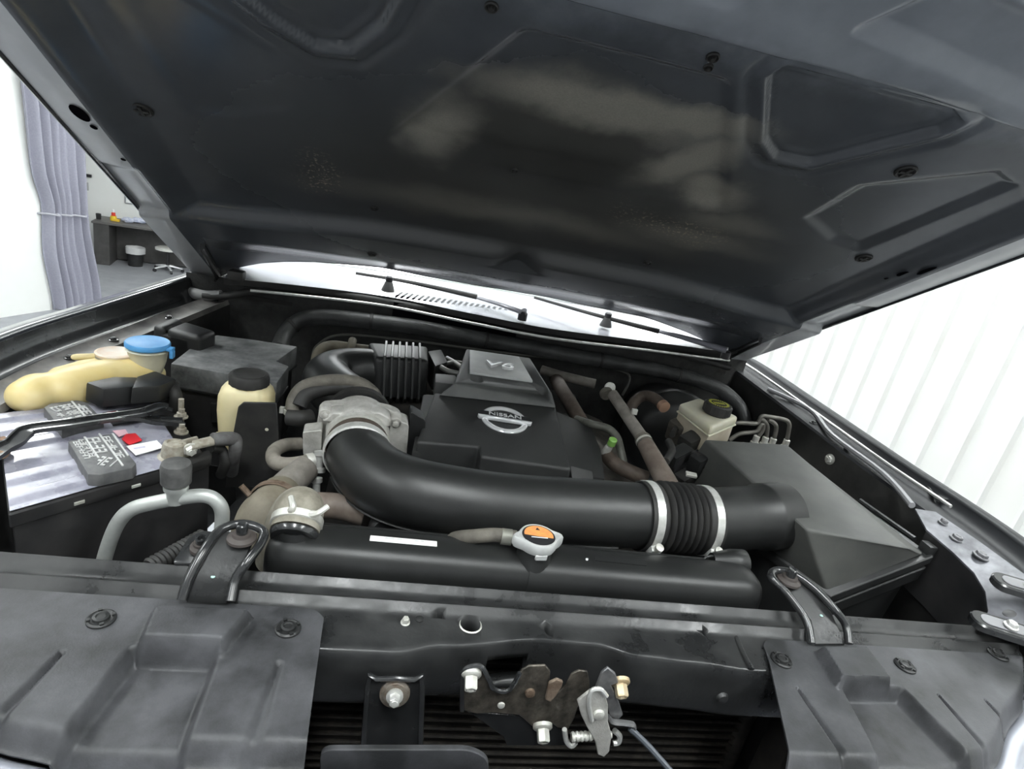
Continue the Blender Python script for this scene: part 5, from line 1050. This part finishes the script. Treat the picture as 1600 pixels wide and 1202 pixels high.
dl = decal('dark_label', [(160, 645), (232, 634), (256, 648), (176, 664)], BLACKPRINT)
decal('red_patch', [(167, 644), (181, 642), (192, 656), (177, 659)], DARKRED, 0.0071)
decal('white_stripe', [(181, 642), (184, 641.6), (196, 655), (192, 656)], WHITE, 0.0071)
decal('white_print_mark', [(206, 652), (232, 646), (236, 649), (210, 656)], WHITE, 0.0071)
decal('red_label', [(190, 686), (197, 678), (212, 677), (222, 688), (202, 695)], RED, 0.0072)
decal('pink_label', [(176, 673), (196, 671), (200, 677), (186, 682)], mat('pink_film', (0.70, 0.42, 0.48), 0.4), 0.0068)
decal('white_label', [(197, 697), (245, 688), (256, 699), (212, 711)], mat('label_white', (0.85, 0.86, 0.85), 0.45), 0.0070)
decal('faint_print', [(208, 700), (226, 697), (228, 699), (210, 702)], mat('faint_lilac', (0.5, 0.48, 0.6), 0.5), 0.0074)
# hold-down bar
t = thing('battery_hold_down', 'black steel hold down bar with rusty ends lying across the battery', 'bracket', uv(120, 665, 0.02))
HB = [(-30, 728), (0, 706), (22, 694), (36, 681), (50, 673), (110, 665), (175, 655), (210, 654), (240, 660), (287, 662)]
def strap(pp, hz, wd, name, m, k=5):
    P = crom([uv(x, y, h_) for (x, y), h_ in zip(pp, hz)], k); bm = nb(); rings = []
    for i, p in enumerate(P):
        T_ = (P[min(i + 1, len(P) - 1)] - P[max(i - 1, 0)]).normalized(); sd = bnn.cross(T_).normalized()
        rings.append([p + sd * (wd * a) + bnn * b for a, b in ((-1, 0), (-1, 0.006), (-0.8, 0.006), (-0.75, 0.002), (0.75, 0.002), (0.8, 0.006), (1, 0.006), (1, 0))])
    bridge(bm, rings); return obj(name, bm, m, t, ang=40)
strap(HB, [0.012, 0.014, 0.018, 0.022, 0.024, 0.026, 0.026, 0.022, 0.014, 0.010], 0.0105, 'bar', BLACKMETAL)
strap([(178, 654), (200, 651), (228, 646), (252, 638), (266, 640)], [0.026, 0.026, 0.028, 0.030, 0.026], 0.009, 'fork_arm', BLACKMETAL)
bm = nb(); q = [uv(x, y, 0.016) for x, y in ((-12, 684), (8, 680), (24, 690), (12, 706), (-12, 712))]; prism(bm, q, -bnn * 0.010, 0.002, 1); obj('end_bracket', bm, mat('rust_brown', (0.22, 0.13, 0.08), 0.75, 0.2, col2=(0.34, 0.24, 0.17), nscale=60, namt=1.0, bump=0.3, bscale=200), t)
for px, py, h_ in ((283, 652, 0.006), (283, 676, 0.0)):
    p = uv(px, py, h_); bm = nb(); lathe(bm, p, bnn, [(0, 0.0105), (0.002, 0.0105), (0.003, 0.0075), (0.008, 0.007), (0.009, 0.0042), (0.015, 0.0042)], 14); obj('nut', bm, CORRODED, t)
bm = nb(); p = uv(283, 655, 0.0); tube(bm, [p + V((0, 0, -0.10)), p + V((0, 0, 0.036))], 0.0045, 8, 1); obj('hook_rod', bm, CORRODED, t)
# positive fuse block
t = thing('terminal_fuse_block', 'black fuse block cover over the battery terminal', 'fuse block', uv(200, 612, 0.02))
b1_ = [uv(x, y, 0.045) for x, y in ((162, 608), (206, 604), (222, 597), (216, 589), (178, 588), (134, 597))]
bm = nb(); hexa(bm, b1_, [p - bnn * 0.032 for p in b1_], 0.004, 2); obj('cover', bm, PLASTIC, t)
b2_ = [uv(x, y, 0.047) for x, y in ((206, 606), (252, 602), (276, 592), (242, 579), (214, 588))]
bm = nb(); hexa(bm, b2_, [p - bnn * 0.030 for p in b2_], 0.004, 2); obj('lid', bm, PLASTIC, t)
bm = nb(); b3 = [uv(x, y, 0.024) for x, y in ((150, 622), (270, 614), (280, 600), (150, 604))]; hexa(bm, b3, [p - bnn * 0.016 for p in b3], 0.003, 1); obj('base', bm, RUBBER, t)
bm = nb(); lathe(bm, uv(262, 612, 0.016), bnn, [(-0.03, 0.016), (0.016, 0.016), (0.020, 0.012)], 18); obj('rubber_boot', bm, RUBBER, t)
bm = nb(); tube(bm, [uv(270, 605, 0.03), uv(275, 620, 0.02), uv(272, 640, -0.01), uv(268, 655, -0.05)], 0.010, 12, 5); obj('cable', bm, RUBBER, t)
# negative clamp and cable
t = thing('battery_terminal', 'corroded pale battery clamp with a bolt and cable', 'terminal', uv(273, 705, 0.0))
p = uv(272, 704, 0.012); bm = nb(); lathe(bm, p, bnn, [(-0.014, 0.020), (-0.010, 0.0205), (-0.008, 0.0165), (0.006, 0.0160), (0.012, 0.0145), (0.013, 0.0105), (0.011, 0.010)], 26); obj('clamp_ring', bm, CORRODED, t)
bm = nb(); box(bm, uv(294, 694, 0.018), 0.030, 0.008, 0.018, ba, bb, 0.002, 1); obj('clamp_ear', bm, CORRODED, t)
bm = nb(); pp = uv(297, 702, 0.018); hexbolt(bm, pp, -bb, 0.0075, 0.008, 1.3); obj('bolt', bm, PALESTEEL, t)
bm = nb(); q = [uv(x, y, 0.026) for x, y in ((300, 700), (300, 688), (334, 680), (336, 692))]; prism(bm, q, -bnn * 0.005, 0.001, 1); obj('lead_strip', bm, CORRODED, t)
bm = nb(); tube(bm, [uv(332, 687, 0.024), uv(350, 686, 0.022), uv(366, 687, 0.018), uv(368, 700, 0.005), uv(364, 718, -0.02), uv(362, 738, -0.06)], [0.010, 0.011, 0.011, 0.010, 0.010, 0.010], 12, 6); obj('cable', bm, mat('grimy_cable', (0.05, 0.045, 0.045), 0.6, col2=(0.14, 0.14, 0.14), nscale=40, namt=1.2), t)
bm = nb(); tube(bm, [uv(328, 700, 0.01), uv(345, 702, 0.0), uv(352, 722, -0.02), uv(345, 742, -0.05)], 0.008, 10, 5); obj('thin_cable', bm, RUBBER, t)
bm = nb(); q = [uv(x, y, 0.006) for x, y in ((262, 722), (330, 700), (332, 712), (272, 732))]; prism(bm, q, -bnn * 0.02, 0.003, 1); obj('rubber_shroud', bm, RUBBER, t)
# washer bottle funnel with blue cap
p = Zp(231, 537, 0.100)
t = thing('washer_filler', 'milky washer filler neck with a bright blue cap', 'filler', V((p.x, p.y, 0.0)))
bm = nb(); lathe(bm, p, (0, 0, 1), [(-0.006, 0.0325), (-0.004, 0.0345), (0.002, 0.0345), (0.004, 0.033), (0.003, 0.028)], 36); cp = obj('blue_cap', bm, BLUECAP, t)
bm = nb(); q = p + V((0.036, -0.004, -0.003)); box(bm, q, 0.014, 0.014, 0.006, bev=0.002); box(bm, q + V((0.005, -0.002, -0.008)), 0.006, 0.012, 0.014, bev=0.002); obj('cap_hinge', bm, BLUECAP, cp)
bm = nb(); lathe(bm, p, (0, 0, 1), [(-0.008, 0.0310), (-0.010, 0.0335), (-0.012, 0.031), (-0.03, 0.028), (-0.05, 0.022), (-0.06, 0.018), (-0.16, 0.018)], 30); obj('funnel', bm, MILKY, t, ang=50)
# coolant reservoir
p = Zp(180, 552, 0.078)
t = thing('coolant_reservoir', 'yellowed bulging coolant reservoir with a pale screw cap beside the battery', 'reservoir', V((p.x, p.y, 0.0)))
bm = nb()
def ell(bm, c, r):
    tmp = nb(); bmesh.ops.create_icosphere(tmp, subdivisions=3, radius=1.0)
    for v in tmp.verts: v.co = V((v.co.x * r[0], v.co.y * r[1], v.co.z * r[2])) + c
    merge(bm, tmp)
rd = V((0.55, 0.83, 0)).normalized()
for (px, py, z, r) in ((47, 618, 0.046, 0.031), (60, 612, 0.046, 0.033), (100, 607, 0.046, 0.036), (118, 603, 0.046, 0.038), (136, 599, 0.046, 0.038), (155, 595, 0.046, 0.039), (175, 591, 0.045, 0.039), (195, 588, 0.045, 0.038), (215, 586, 0.044, 0.036), (232, 585, 0.040, 0.028), (100, 592, 0.047, 0.025), (118, 588, 0.048, 0.026), (136, 583, 0.050, 0.027), (152, 580, 0.050, 0.026)):
    c_ = Zp(px, py, z); ell(bm, c_, (r, r, r * 0.85))
lathe(bm, V((p.x, p.y, 0.03)), (0, 0, 1), [(0, 0.044), (0.008, 0.040), (0.018, 0.032), (0.026, 0.0265), (0.040, 0.026)], 30)
body = obj('tank', bm, YELLOWED, t, ang=180)
md = body.modifiers.new('r', 'REMESH'); md.mode = 'VOXEL'; md.voxel_size = 0.0045; md.use_smooth_shade = True
md = body.modifiers.new('s', 'SMOOTH'); md.factor = 0.6; md.iterations = 7
bm = nb(); lathe(bm, V((p.x, p.y, 0.066)), (0, 0, 1), [(-0.006, 0.0275), (0.009, 0.0275), (0.012, 0.0295), (0.014, 0.0295), (0.0155, 0.026), (0.0135, 0.020)], 36); obj('cap', bm, OFFWHITE, t)
bm = nb(); lathe(bm, V((p.x, p.y, 0.062)), (0, 0, 1), [(0, 0.0282), (0.013, 0.0282)], 36, cap=False); obj('cap_ring', bm, mat('ring_grey', (0.25, 0.24, 0.21), 0.5), t)
bm = nb(); tube(bm, [Zp(156, 557, 0.070), Zp(120, 558, 0.069), Zp(112, 558, 0.0685)], [0.006, 0.0055, 0.003], 10, 3); obj('spout', bm, CREAM, t)
# fuse box and relay box
t = thing('fuse_box', 'large dusty black fuse box with a stepped flat lid near the firewall', 'fuse box', Zp(350, 580, -0.15))
q = [Zp(x, y, 0.045) for x, y in ((266, 568), (349, 583), (433, 598), (452, 572), (432, 564), (465, 541), (400, 531), (338, 523), (298, 543))]
bm = nb(); hexa(bm, q, [p + V((0, 0, -0.045)) for p in q], 0.004, 2); obj('lid', bm, DUSTYP, t)
c0 = sum(q, V()) / len(q); q2 = [p.lerp(c0, 0.07) + V((0, 0, -0.045)) for p in q]
bm = nb(); hexa(bm, q2, [p + V((0, 0, -0.16)) for p in q2], 0.003, 1); obj('body', bm, BATTBLACK, t)
bm = nb(); lp = [p.lerp(c0, -0.02) + V((0, 0, -0.043)) for p in q]; hexa(bm, lp, [p + V((0, 0, -0.005)) for p in lp], 0.001, 1); obj('lid_rim', bm, PLASTIC, t)
bm = nb(); box(bm, Zp(345, 617, 0.0) + V((0, -0.004, -0.035)), 0.03, 0.01, 0.04, bev=0.003); obj('latch', bm, PLASTIC, t)
t = thing('relay_box', 'rounded black relay box behind the blue filler cap', 'relay box', Zp(285, 520, 0.0))
q = [Zp(x, y, 0.075) for x, y in ((238, 508), (302, 524), (330, 514), (270, 495))]
def sub(a, b): 
    return [q[0].lerp(q[1], a), q[0].lerp(q[1], b), q[3].lerp(q[2], b), q[3].lerp(q[2], a)]
bm = nb(); s1 = sub(0, 0.30); hexa(bm, s1, [p + V((0, 0, -0.065)) for p in s1], 0.009, 3); obj('front_shell', bm, PLASTIC, t)
bm = nb(); s1 = sub(0.33, 1.15); hexa(bm, s1, [p + V((0, 0, -0.068)) for p in s1], 0.011, 3); obj('rear_shell', bm, PLASTIC, t)
bm = nb(); s1 = sub(0.1, 0.9); hexa(bm, [p + V((0, 0, -0.012)) for p in s1], [p + V((0, 0, -0.15)) for p in s1], 0.004, 1); obj('mount', bm, BATTBLACK, t)
# power steering reservoir
p = Zp(390, 583, 0.086)
t = thing('power_steering_reservoir', 'cream fluid reservoir with a black knurled cap behind a black shield', 'reservoir', V((p.x, p.y, -0.06)))
bm = nb(); rings = []
for z, s, r_ in ((-0.075, 0.80, 0.014), (-0.03, 0.90, 0.016), (0.02, 1.0, 0.020), (0.046, 1.0, 0.024), (0.058, 0.92, 0.026), (0.066, 0.74, 0.026), (0.067, 0.66, 0.026)):
    rings.append([V((p.x - 0.002 + x, p.y + y, z)) for x, y in rrect(0.086 * s, 0.074 * s, r_ * s, 5)])
bridge(bm, rings); obj('tank', bm, CREAM, t, ang=50)
bm = nb(); lathe(bm, V((p.x, p.y, 0.066)), (0, 0, 1), [(-0.002, 0.028), (0.001, 0.0325), (0.015, 0.0325), (0.019, 0.030), (0.020, 0.026), (0.0175, 0.022)], 48, fn=lambda a: 1 + 0.018 * math.sin(a * 16)); obj('cap', bm, RUBBER, t)
bm = nb(); box(bm, V((p.x + 0.026, p.y - 0.040, 0.030)), 0.030, 0.012, 0.006, bev=0.002); obj('filler_lip', bm, CREAM, t)
bm = nb(); box(bm, V((p.x - 0.037, p.y - 0.028, -0.03)), 0.014, 0.012, 0.020, bev=0.004); obj('side_lug', bm, CREAM, t)
yb = p.y - 0.048
q = [Yp(x, y, yb) for x, y in ((372, 636), (380, 629), (432, 630), (440, 760), (352, 762), (360, 700))]
bm = nb(); prism(bm, q, V((0, 0.004, 0)), 0.001, 1); obj('heat_shield', bm, RUBBER, t)
for x, y in ((363, 681), (417, 671)):
    bm = nb(); lathe(bm, Yp(x, y, yb - 0.001), (0, -1, 0), [(0, 0.0042 if x < 400 else 0.002), (0.001, 0.003)], 12); obj('white_speck', bm, MILKY, t)
# air conditioning pipe with service port
YA = 0.062
t = thing('air_conditioning_pipe', 'bare aluminium pipe bent in an arch in front of the battery', 'pipe', Yp(160, 880, YA))
bm = nb(); tube(bm, [Yp(x, y, YA) for x, y in ((150, 930), (160, 885), (172, 845), (186, 815), (206, 796), (240, 786), (290, 777), (320, 775), (338, 783), (347, 800), (346, 830), (346, 870))], 0.0085, 16, 6); obj('pipe', bm, mat('bare_aluminium', (0.50, 0.52, 0.50), 0.42, 0.45, col2=(0.40, 0.415, 0.40), nscale=40, namt=1.0), t, ang=70)
p = Yp(275, 780, YA); bm = nb(); lathe(bm, p, (0, 0, 1), [(-0.004, 0.010), (0.010, 0.0105), (0.014, 0.0135), (0.020, 0.0135), (0.021, 0.010), (0.026, 0.010)], 20); obj('port_fitting', bm, mat('bare_aluminium', (0.50, 0.52, 0.50)), t)
bm = nb(); lathe(bm, p, (0, 0, 1), [(0.024, 0.0165), (0.044, 0.0168), (0.049, 0.0155), (0.051, 0.012)], 40, fn=lambda a: 1 + 0.02 * math.sin(a * 20)); obj('port_cap', bm, mat('matt_cap', (0.045, 0.045, 0.045), 0.7, col2=(0.09, 0.09, 0.088), nscale=60, namt=1.0), t)

# ================================================================ DRIVER SIDE
# brake booster and master cylinder reservoir
t = thing('brake_booster', 'round black brake booster on the firewall', 'booster', (0.42, 0.80, 0.0))
p = Yp(1050, 692, 0.72); bm = nb(); lathe(bm, p, (0, 1, 0), [(-0.03, 0.03), (-0.028, 0.06), (-0.02, 0.105), (0.0, 0.122), (0.03, 0.126), (0.035, 0.131), (0.05, 0.131), (0.055, 0.124), (0.15, 0.110)], 48); obj('drum', bm, DUCTP, t, ang=40)
p = Zp(1123, 632, 0.105)
t = thing('brake_reservoir', 'milky brake fluid reservoir with a black cap with yellow print', 'reservoir', V((p.x, p.y, 0.02)))
Q = [Zp(x, y, 0.082) for x, y in ((1062, 630), (1092, 621), (1154, 651), (1112, 668))]
bm = nb(); hexa(bm, Q, [v + V((0, 0.0, -0.022)) for v in Q], 0.008, 3); obj('upper_tank', bm, MILKY, t, ang=50)
Qc = sum(Q, V()) / 4; q2 = [v.lerp(Qc, 0.04) + V((0, 0, -0.020)) for v in Q]
bm = nb(); hexa(bm, q2, [v + V((0, 0, -0.045)) for v in q2], 0.006, 2); obj('lower_tank', bm, mat('milky_lower', (0.55, 0.50, 0.40), 0.45, col2=(0.42, 0.36, 0.27), nscale=14, namt=1.0, sss=0.1), t, ang=50)
bm = nb(); q3 = [v.lerp(Qc, -0.03) + V((0, 0, -0.019)) for v in Q]; hexa(bm, q3, [v + V((0, 0, -0.004)) for v in q3], 0.0015, 1); obj('weld_seam', bm, MILKY, t)
bm = nb(); lathe(bm, V((p.x, p.y, 0.078)), (0, 0, 1), [(0, 0.024), (0.006, 0.026), (0.008, 0.0305), (0.026, 0.0305), (0.029, 0.028), (0.0295, 0.024)], 60, fn=lambda a: 1 + 0.02 * math.sin(a * 22)); cp = obj('cap', bm, RUBBER, t)
bm = nb(); co = V((p.x, p.y, 0.1078)); rr = []
for i in range(26):
    a0 = 2 * PI * i / 26; box(bm, co + V((math.cos(a0) * 0.020, math.sin(a0) * 0.020, 0)), 0.0055, 0.0024, 0.0008, (math.cos(a0), math.sin(a0), 0), (-math.sin(a0), math.cos(a0), 0))
for i in range(-2, 3): box(bm, co + V((i * 0.0055, 0.0, 0)), 0.0035, 0.010, 0.0008)
o = obj('cap_print', bm, YELLOWPRINT, cp); o['kind'] = 'stuff'
bm = nb(); lathe(bm, V((p.x - 0.02, p.y - 0.06, 0.0)), (0, 1, 0.0), [(0, 0.018), (0.02, 0.022), (0.16, 0.022)], 20); obj('master_cylinder', bm, CASTALU, t)
# valve block and brake lines
t = thing('brake_valve_block', 'aluminium valve block with pale fittings behind the air filter box', 'valve block', (0.66, 0.56, -0.10))
bp_ = [Yp(1175, 692, 0.60), Yp(1240, 700, 0.60)]; z_b = 0.030
c_ = (bp_[0] + bp_[1]) / 2; bm = nb(); box(bm, V((c_.x, 0.60, c_.z - 0.06)), 0.12, 0.07, 0.09, bev=0.004); obj('block', bm, CASTALU, t)
for x, y in ((1182, 684), (1196, 686), (1208, 688), (1229, 690)):
    q = Yp(x, y, 0.575); bm = nb(); lathe(bm, q - V((0, 0, 0.022)), (0, 0, 1), [(0, 0.010), (0.010, 0.010), (0.012, 0.0075), (0.026, 0.0075), (0.028, 0.0045)], 12); obj('fitting', bm, PALESTEEL, t)
LINEM = mat('line_steel', (0.13, 0.125, 0.11), 0.45, 0.4, col2=(0.2, 0.19, 0.17), nscale=40, namt=1.0)
for k, pts in enumerate((((1130, 692), (1134, 676), (1140, 666), (1152, 661), (1180, 662), (1186, 658), (1190, 651), (1200, 651), (1226, 656), (1233, 663), (1232, 675), (1229, 690)), ((1140, 688), (1156, 678), (1180, 675), (1187, 668), (1192, 663), (1192, 672), (1183, 684)), ((1188, 655), (1194, 658), (1199, 667), (1197, 686)), ((1200, 656), (1208, 660), (1213, 668), (1209, 688)))):
    bm = nb(); tube(bm, [Yp(x, y, 0.575) for x, y in pts], 0.0048, 10, 5); obj('brake_line', bm, LINEM, t)
# dark plug connectors between booster and air box
t = thing('wiring_connector', 'clump of grimy black plugs between engine and air filter box', 'connector', Zp(1070, 720, -0.05))
for (x, y, z, sx, sy, sz, m_) in ((1062, 672, 0.02, 0.05, 0.04, 0.05, ENGMETAL), (1078, 690, 0.03, 0.045, 0.035, 0.03, RUBBER), (1060, 712, 0.02, 0.06, 0.03, 0.03, PLASTIC), (1052, 726, 0.0, 0.03, 0.03, 0.06, BATTBLACK), (1088, 728, 0.01, 0.03, 0.03, 0.05, PLASTIC), (1070, 748, -0.02, 0.05, 0.03, 0.03, RUBBER)):
    bm = nb(); box(bm, Zp(x, y, z), sx, sy, sz, (0.8, 0.5, 0.2), (-0.5, 0.8, 0.1), 0.006, 2); obj('plug', bm, m_, t)
bm = nb(); box(bm, Zp(1080, 742, 0.012), 0.022, 0.012, 0.006, (0.9, -0.2, 0), (0.2, 0.9, 0.2), 0.001, 1); obj('pale_clip', bm, PALESTEEL, t)
bm = nb(); lathe(bm, Zp(1094, 722, 0.02), (0.2, -1, 0.3), [(0, 0.012), (0.01, 0.012), (0.011, 0.006)], 14); obj('round_plug', bm, BLACKMETAL, t)
for pts, r in ((((1050, 680), (1062, 664), (1080, 668), (1090, 684)), 0.006), (((1056, 700), (1075, 704), (1094, 716)), 0.007), (((1045, 690), (1050, 705), (1040, 722)), 0.008)):
    bm = nb(); tube(bm, [Zp(x, y, 0.03) for x, y in pts], r, 10, 5); obj('wire', bm, RUBBER, t)
# dipstick tube
t = thing('dipstick_tube', 'long dusty brown pipe with a silver bolt head leaning behind the duct', 'pipe', Zp(1036, 750, -0.02))
D0 = Zp(957, 616, 0.085); D1 = Zp(1003, 684, 0.045); D2 = Zp(1040, 752, 0.012)
bm = nb(); tube(bm, [D0, D0.lerp(D1, 0.5), D1], [0.012, 0.0125, 0.0135], 14, 4); obj('upper_pipe', bm, mat('dusty_pipe', (0.17, 0.155, 0.135)), t, ang=70)
bm = nb(); tube(bm, [D1, D1.lerp(D2, 0.5), D2, D2 + (D2 - D1) * 0.4], [0.0155, 0.018, 0.020, 0.020], 16, 4); obj('lower_hose', bm, mat('brown_grey_hose', (0.11, 0.085, 0.068), 0.6, col2=(0.20, 0.165, 0.14), nscale=25, namt=1.0), t, ang=70)
for k in range(3):
    c_ = D1.lerp(D2, 0.02 + 0.05 * k); bm = nb(); lathe(bm, c_, D2 - D1, [(0, 0.0165), (0.003, 0.0172), (0.005, 0.0165)], 20); obj('ring', bm, PALESTEEL if k == 1 else OLDHOSE, t)
hd = Zp(953, 606, 0.09); bm = nb(); lathe(bm, hd, (CAM - hd), [(-0.006, 0.012), (0.0, 0.0125), (0.004, 0.011), (0.005, 0.007), (0.004, 0.004)], 22); obj('bolt_head', bm, PALESTEEL, t)
bm = nb(); lathe(bm, hd + V((-0.004, 0.0, -0.014)), (D0 - D1), [(-0.006, 0.015), (0.0, 0.0165), (0.006, 0.015)], 22); obj('eye_ring', bm, OLDHOSE, t)
bm = nb(); box(bm, Zp(983, 643, 0.075) + V((0.008, -0.008, 0.004)), 0.012, 0.006, 0.012, bev=0.001); obj('tab', bm, PALESTEEL, t)
# other hoses behind the cover
def hose(name, label, pts, r, m, cat='hose'):
    bm = nb(); tube(bm, pts, r, 14, 6); return tag(obj(name, bm, m, ang=70), label, cat)
hose('heater_hose', 'straight brown heater hose rising beside the engine cover', [Zp(908, 660, 0.010), Zp(892, 632, 0.030), Zp(876, 606, 0.040), Zp(868, 590, 0.03)], 0.0165, BROWNHOSE)
hose('heater_pipe', 'grey metal pipe running towards the firewall behind the engine cover', [Zp(846, 578, 0.045), Zp(880, 588, 0.045), Zp(930, 600, 0.045)], 0.012, mat('dusty_pipe', (0.17, 0.155, 0.135)), 'pipe')
hose('vapour_pipe', 'bent grey pipe hooking around the corner of the engine cover', [Zp(900, 655, 0.02), Zp(925, 663, 0.028), Zp(950, 670, 0.03), Zp(964, 684, 0.022), Zp(970, 705, 0.005), Zp(976, 730, -0.02)], 0.0085, mat('olive_pipe', (0.09, 0.092, 0.078), 0.5, 0.2, col2=(0.15, 0.15, 0.13), nscale=40, namt=1.0), 'pipe')
hose('bypass_hose', 'short brown hose low beside the corner of the engine cover', [Zp(948, 712, -0.01), Zp(962, 726, -0.012), Zp(985, 738, -0.015), Zp(1010, 748, -0.02)], 0.015, BROWNHOSE)
hose('vacuum_hose', 'brown vacuum hose curving to the brake booster', [Zp(982, 648, 0.03), Zp(990, 630, 0.055), Zp(1005, 619, 0.07), Zp(1022, 622, 0.075), Zp(1036, 634, 0.07)], 0.0125, BROWNHOSE)
q = Zp(1036, 634, 0.07); bm = nb(); lathe(bm, q, Zp(1040, 639, 0.068) - Zp(1030, 628, 0.072), [(-0.004, 0.0135), (0.008, 0.0135), (0.009, 0.010)], 18); tag(obj('hose_clip', bm, mat('copper_clip', (0.55, 0.35, 0.25), 0.4, 0.5)), 'copper coloured clip on the end of the vacuum hose', 'clip')
t = thing('service_valve', 'small valve with a bright green cap beside the engine cover', 'valve', Zp(957, 705, -0.01))
q = Zp(957, 690, 0.03); bm = nb(); lathe(bm, q, (0.0, -0.3, 1), [(-0.008, 0.0085), (0.005, 0.0085), (0.007, 0.006)], 18); obj('green_cap', bm, GREEN, t)
bm = nb(); lathe(bm, q, (0.1, -0.4, 1), [(-0.045, 0.009), (-0.018, 0.008), (-0.012, 0.007)], 14); obj('stem', bm, PALESTEEL, t)
hose('water_pipe', 'brown coolant pipe crossing below the intake duct bend', [Zp(492, 790, -0.03), Zp(530, 792, -0.03), Zp(570, 802, -0.035)], 0.02, mat('brown_grey_hose', (0.11, 0.085, 0.068)), 'pipe')
hose('fuel_pipe', 'thin grey metal pipe running behind the rubber elbow', [Zp(492, 570, 0.03), Zp(500, 548, 0.06), Zp(520, 540, 0.065), Zp(560, 545, 0.065), Zp(620, 552, 0.06)], 0.011, mat('olive_hose', (0.12, 0.105, 0.075)), 'pipe')
hose('fuel_pipe_stub', 'short upright olive pipe stub behind the rubber elbow', [Zp(542, 562, 0.05), Zp(548, 545, 0.07), Zp(551, 532, 0.08)], 0.009, mat('olive_hose', (0.12, 0.105, 0.075)), 'pipe')
hose('throttle_cable', 'thin grey cable strung along the firewall below the fat conduit', [Yp(488, 560, 0.84), Yp(496, 540, 0.86), Yp(535, 523, 0.87), Yp(640, 532, 0.87), Yp(760, 548, 0.87), Yp(880, 562, 0.87), Yp(966, 578, 0.87), Yp(984, 592, 0.87), Yp(972, 618, 0.85)], 0.0035, mat('grey_cable', (0.10, 0.098, 0.088), 0.6), 'cable')
t = thing('wiring_conduit', 'fat black taped wiring conduit running along the firewall', 'conduit', Yp(700, 520, 0.86))
CP = [Yp(436, 545, 0.80), Yp(444, 525, 0.84), Yp(458, 508, 0.86), Yp(482, 497, 0.868), Yp(530, 497, 0.868), Yp(640, 510, 0.868), Yp(760, 531, 0.868), Yp(880, 553, 0.868), Yp(990, 572, 0.868), Yp(1060, 586, 0.86), Yp(1120, 606, 0.85), Yp(1152, 632, 0.83), Yp(1165, 662, 0.80)]
bm = nb(); PP = tube(bm, CP, 0.0195, 16, 8); obj('sleeve', bm, LOOM, t, ang=70)
for i in (16, 36, 48, 60, 72):
    T_ = (PP[i + 1] - PP[i - 1]).normalized(); bm = nb(); lathe(bm, PP[i] - T_ * 0.004, T_, [(0, 0.0195), (0.001, 0.0210), (0.007, 0.0210), (0.008, 0.0195)], 18, cap=False); obj('tie', bm, RUBBER, t)
for px, py in ((975, 568), (600, 598)): pass
# driver side corner plate
t = thing('corner_plate', 'pale grey metal corner plate with bolts at the headlamp end', 'plate', Zp(1540, 920, 0.0))
q = [Zp(1430, 795, 0.066), Zp(1462, 800, 0.070), Zp(1530, 846, 0.069), Zp(1600, 897, 0.066), Zp(1640, 930, 0.062), Zp(1640, 1015, 0.010), Zp(1560, 992, 0.006), Zp(1534, 982, 0.004), Zp(1544, 955, 0.022), Zp(1540, 925, 0.036), Zp(1522, 895, 0.046), Zp(1488, 862, 0.054), Zp(1448, 828, 0.060)]
bm = nb(); hexa(bm, q, [p + V((0, 0, -0.003)) for p in q], 0.0, 1); bmesh.ops.triangulate(bm, faces=[f for f in bm.faces if len(f.verts) > 4]); obj('plate', bm, CORNERM, t, ang=60)
inn = [q[7], q[8], q[9], q[10], q[11], q[12]]
bm = nb(); bridge(bm, [inn, [p + V((0.012, 0.004, -0.12)) for p in inn]], closed=False, cap=False); obj('inner_wall', bm, BATTBLACK, t)
for px, py, z, r in ((1473, 818, 0.067, 0.006), (1494, 843, 0.062, 0.008), (1532, 870, 0.060, 0.009)):
    bm = nb(); hexbolt(bm, Zp(px, py, z), (0.1, -0.1, 1), r, 0.006, 1.35); obj('bolt', bm, mat('grey_bolt', (0.20, 0.20, 0.21), 0.4, 0.5), t)
bm = nb(); c_ = Zp(1577, 959, 0.0375); lathe(bm, c_, (-0.3, -0.3, 1), [(0, 0.010), (0.0008, 0.010), (0.001, 0.009)], 18, sy=0.6); obj('dark_hole_disc', bm, BLACKPRINT, t)
for (px, py, z) in ((1572, 978, 0.034), (1604, 916, 0.072)):
    o_ = Zp(px, py, z); e1 = V((0.80, -0.45, 0.05)).normalized(); e2 = V((0.40, 0.90, 0.15)).normalized()
    lp = [o_ + e1 * a + e2 * b for a, b in rrect(0.085, 0.034, 0.0165, 6)]
    bm = nb(); prism(bm, lp, V((0, 0, -0.012)), 0.002, 1); br_ = obj('lamp_bracket', bm, BLACKMETAL, t)
    lp = [o_ + e1 * a + e2 * b + V((0, 0, 0.001)) for a, b in rrect(0.060, 0.020, 0.009, 5)]; bm = nb(); prism(bm, lp, V((0, 0, -0.004))); obj('bracket_face', bm, mat('grey_bolt', (0.20, 0.20, 0.21)), br_)
    bm = nb(); hexbolt(bm, o_ + e1 * 0.005 + V((0, 0, 0.001)), (0.0, -0.1, 1), 0.007, 0.006, 1.3); obj('bolt', bm, STEEL, br_)
bm = nb(); hexbolt(bm, Xp(1297, 718, 0.742), (-1, -0.2, 0.1), 0.008, 0.006, 1.5); tag(obj('apron_bolt', bm, PALESTEEL), 'single bolt on the dark inner fender wall behind the air filter box', 'bolt')
# passenger hinge area: grey tape hose end
hose('drain_hose', 'pale grey drain hose end by the hood hinge', [Yp(284, 453, 0.93), Yp(300, 458, 0.92), Yp(322, 462, 0.905), Yp(346, 460, 0.895)], [0.012, 0.014, 0.013, 0.010], mat('pale_grey_rubber', (0.20, 0.20, 0.20), 0.6))
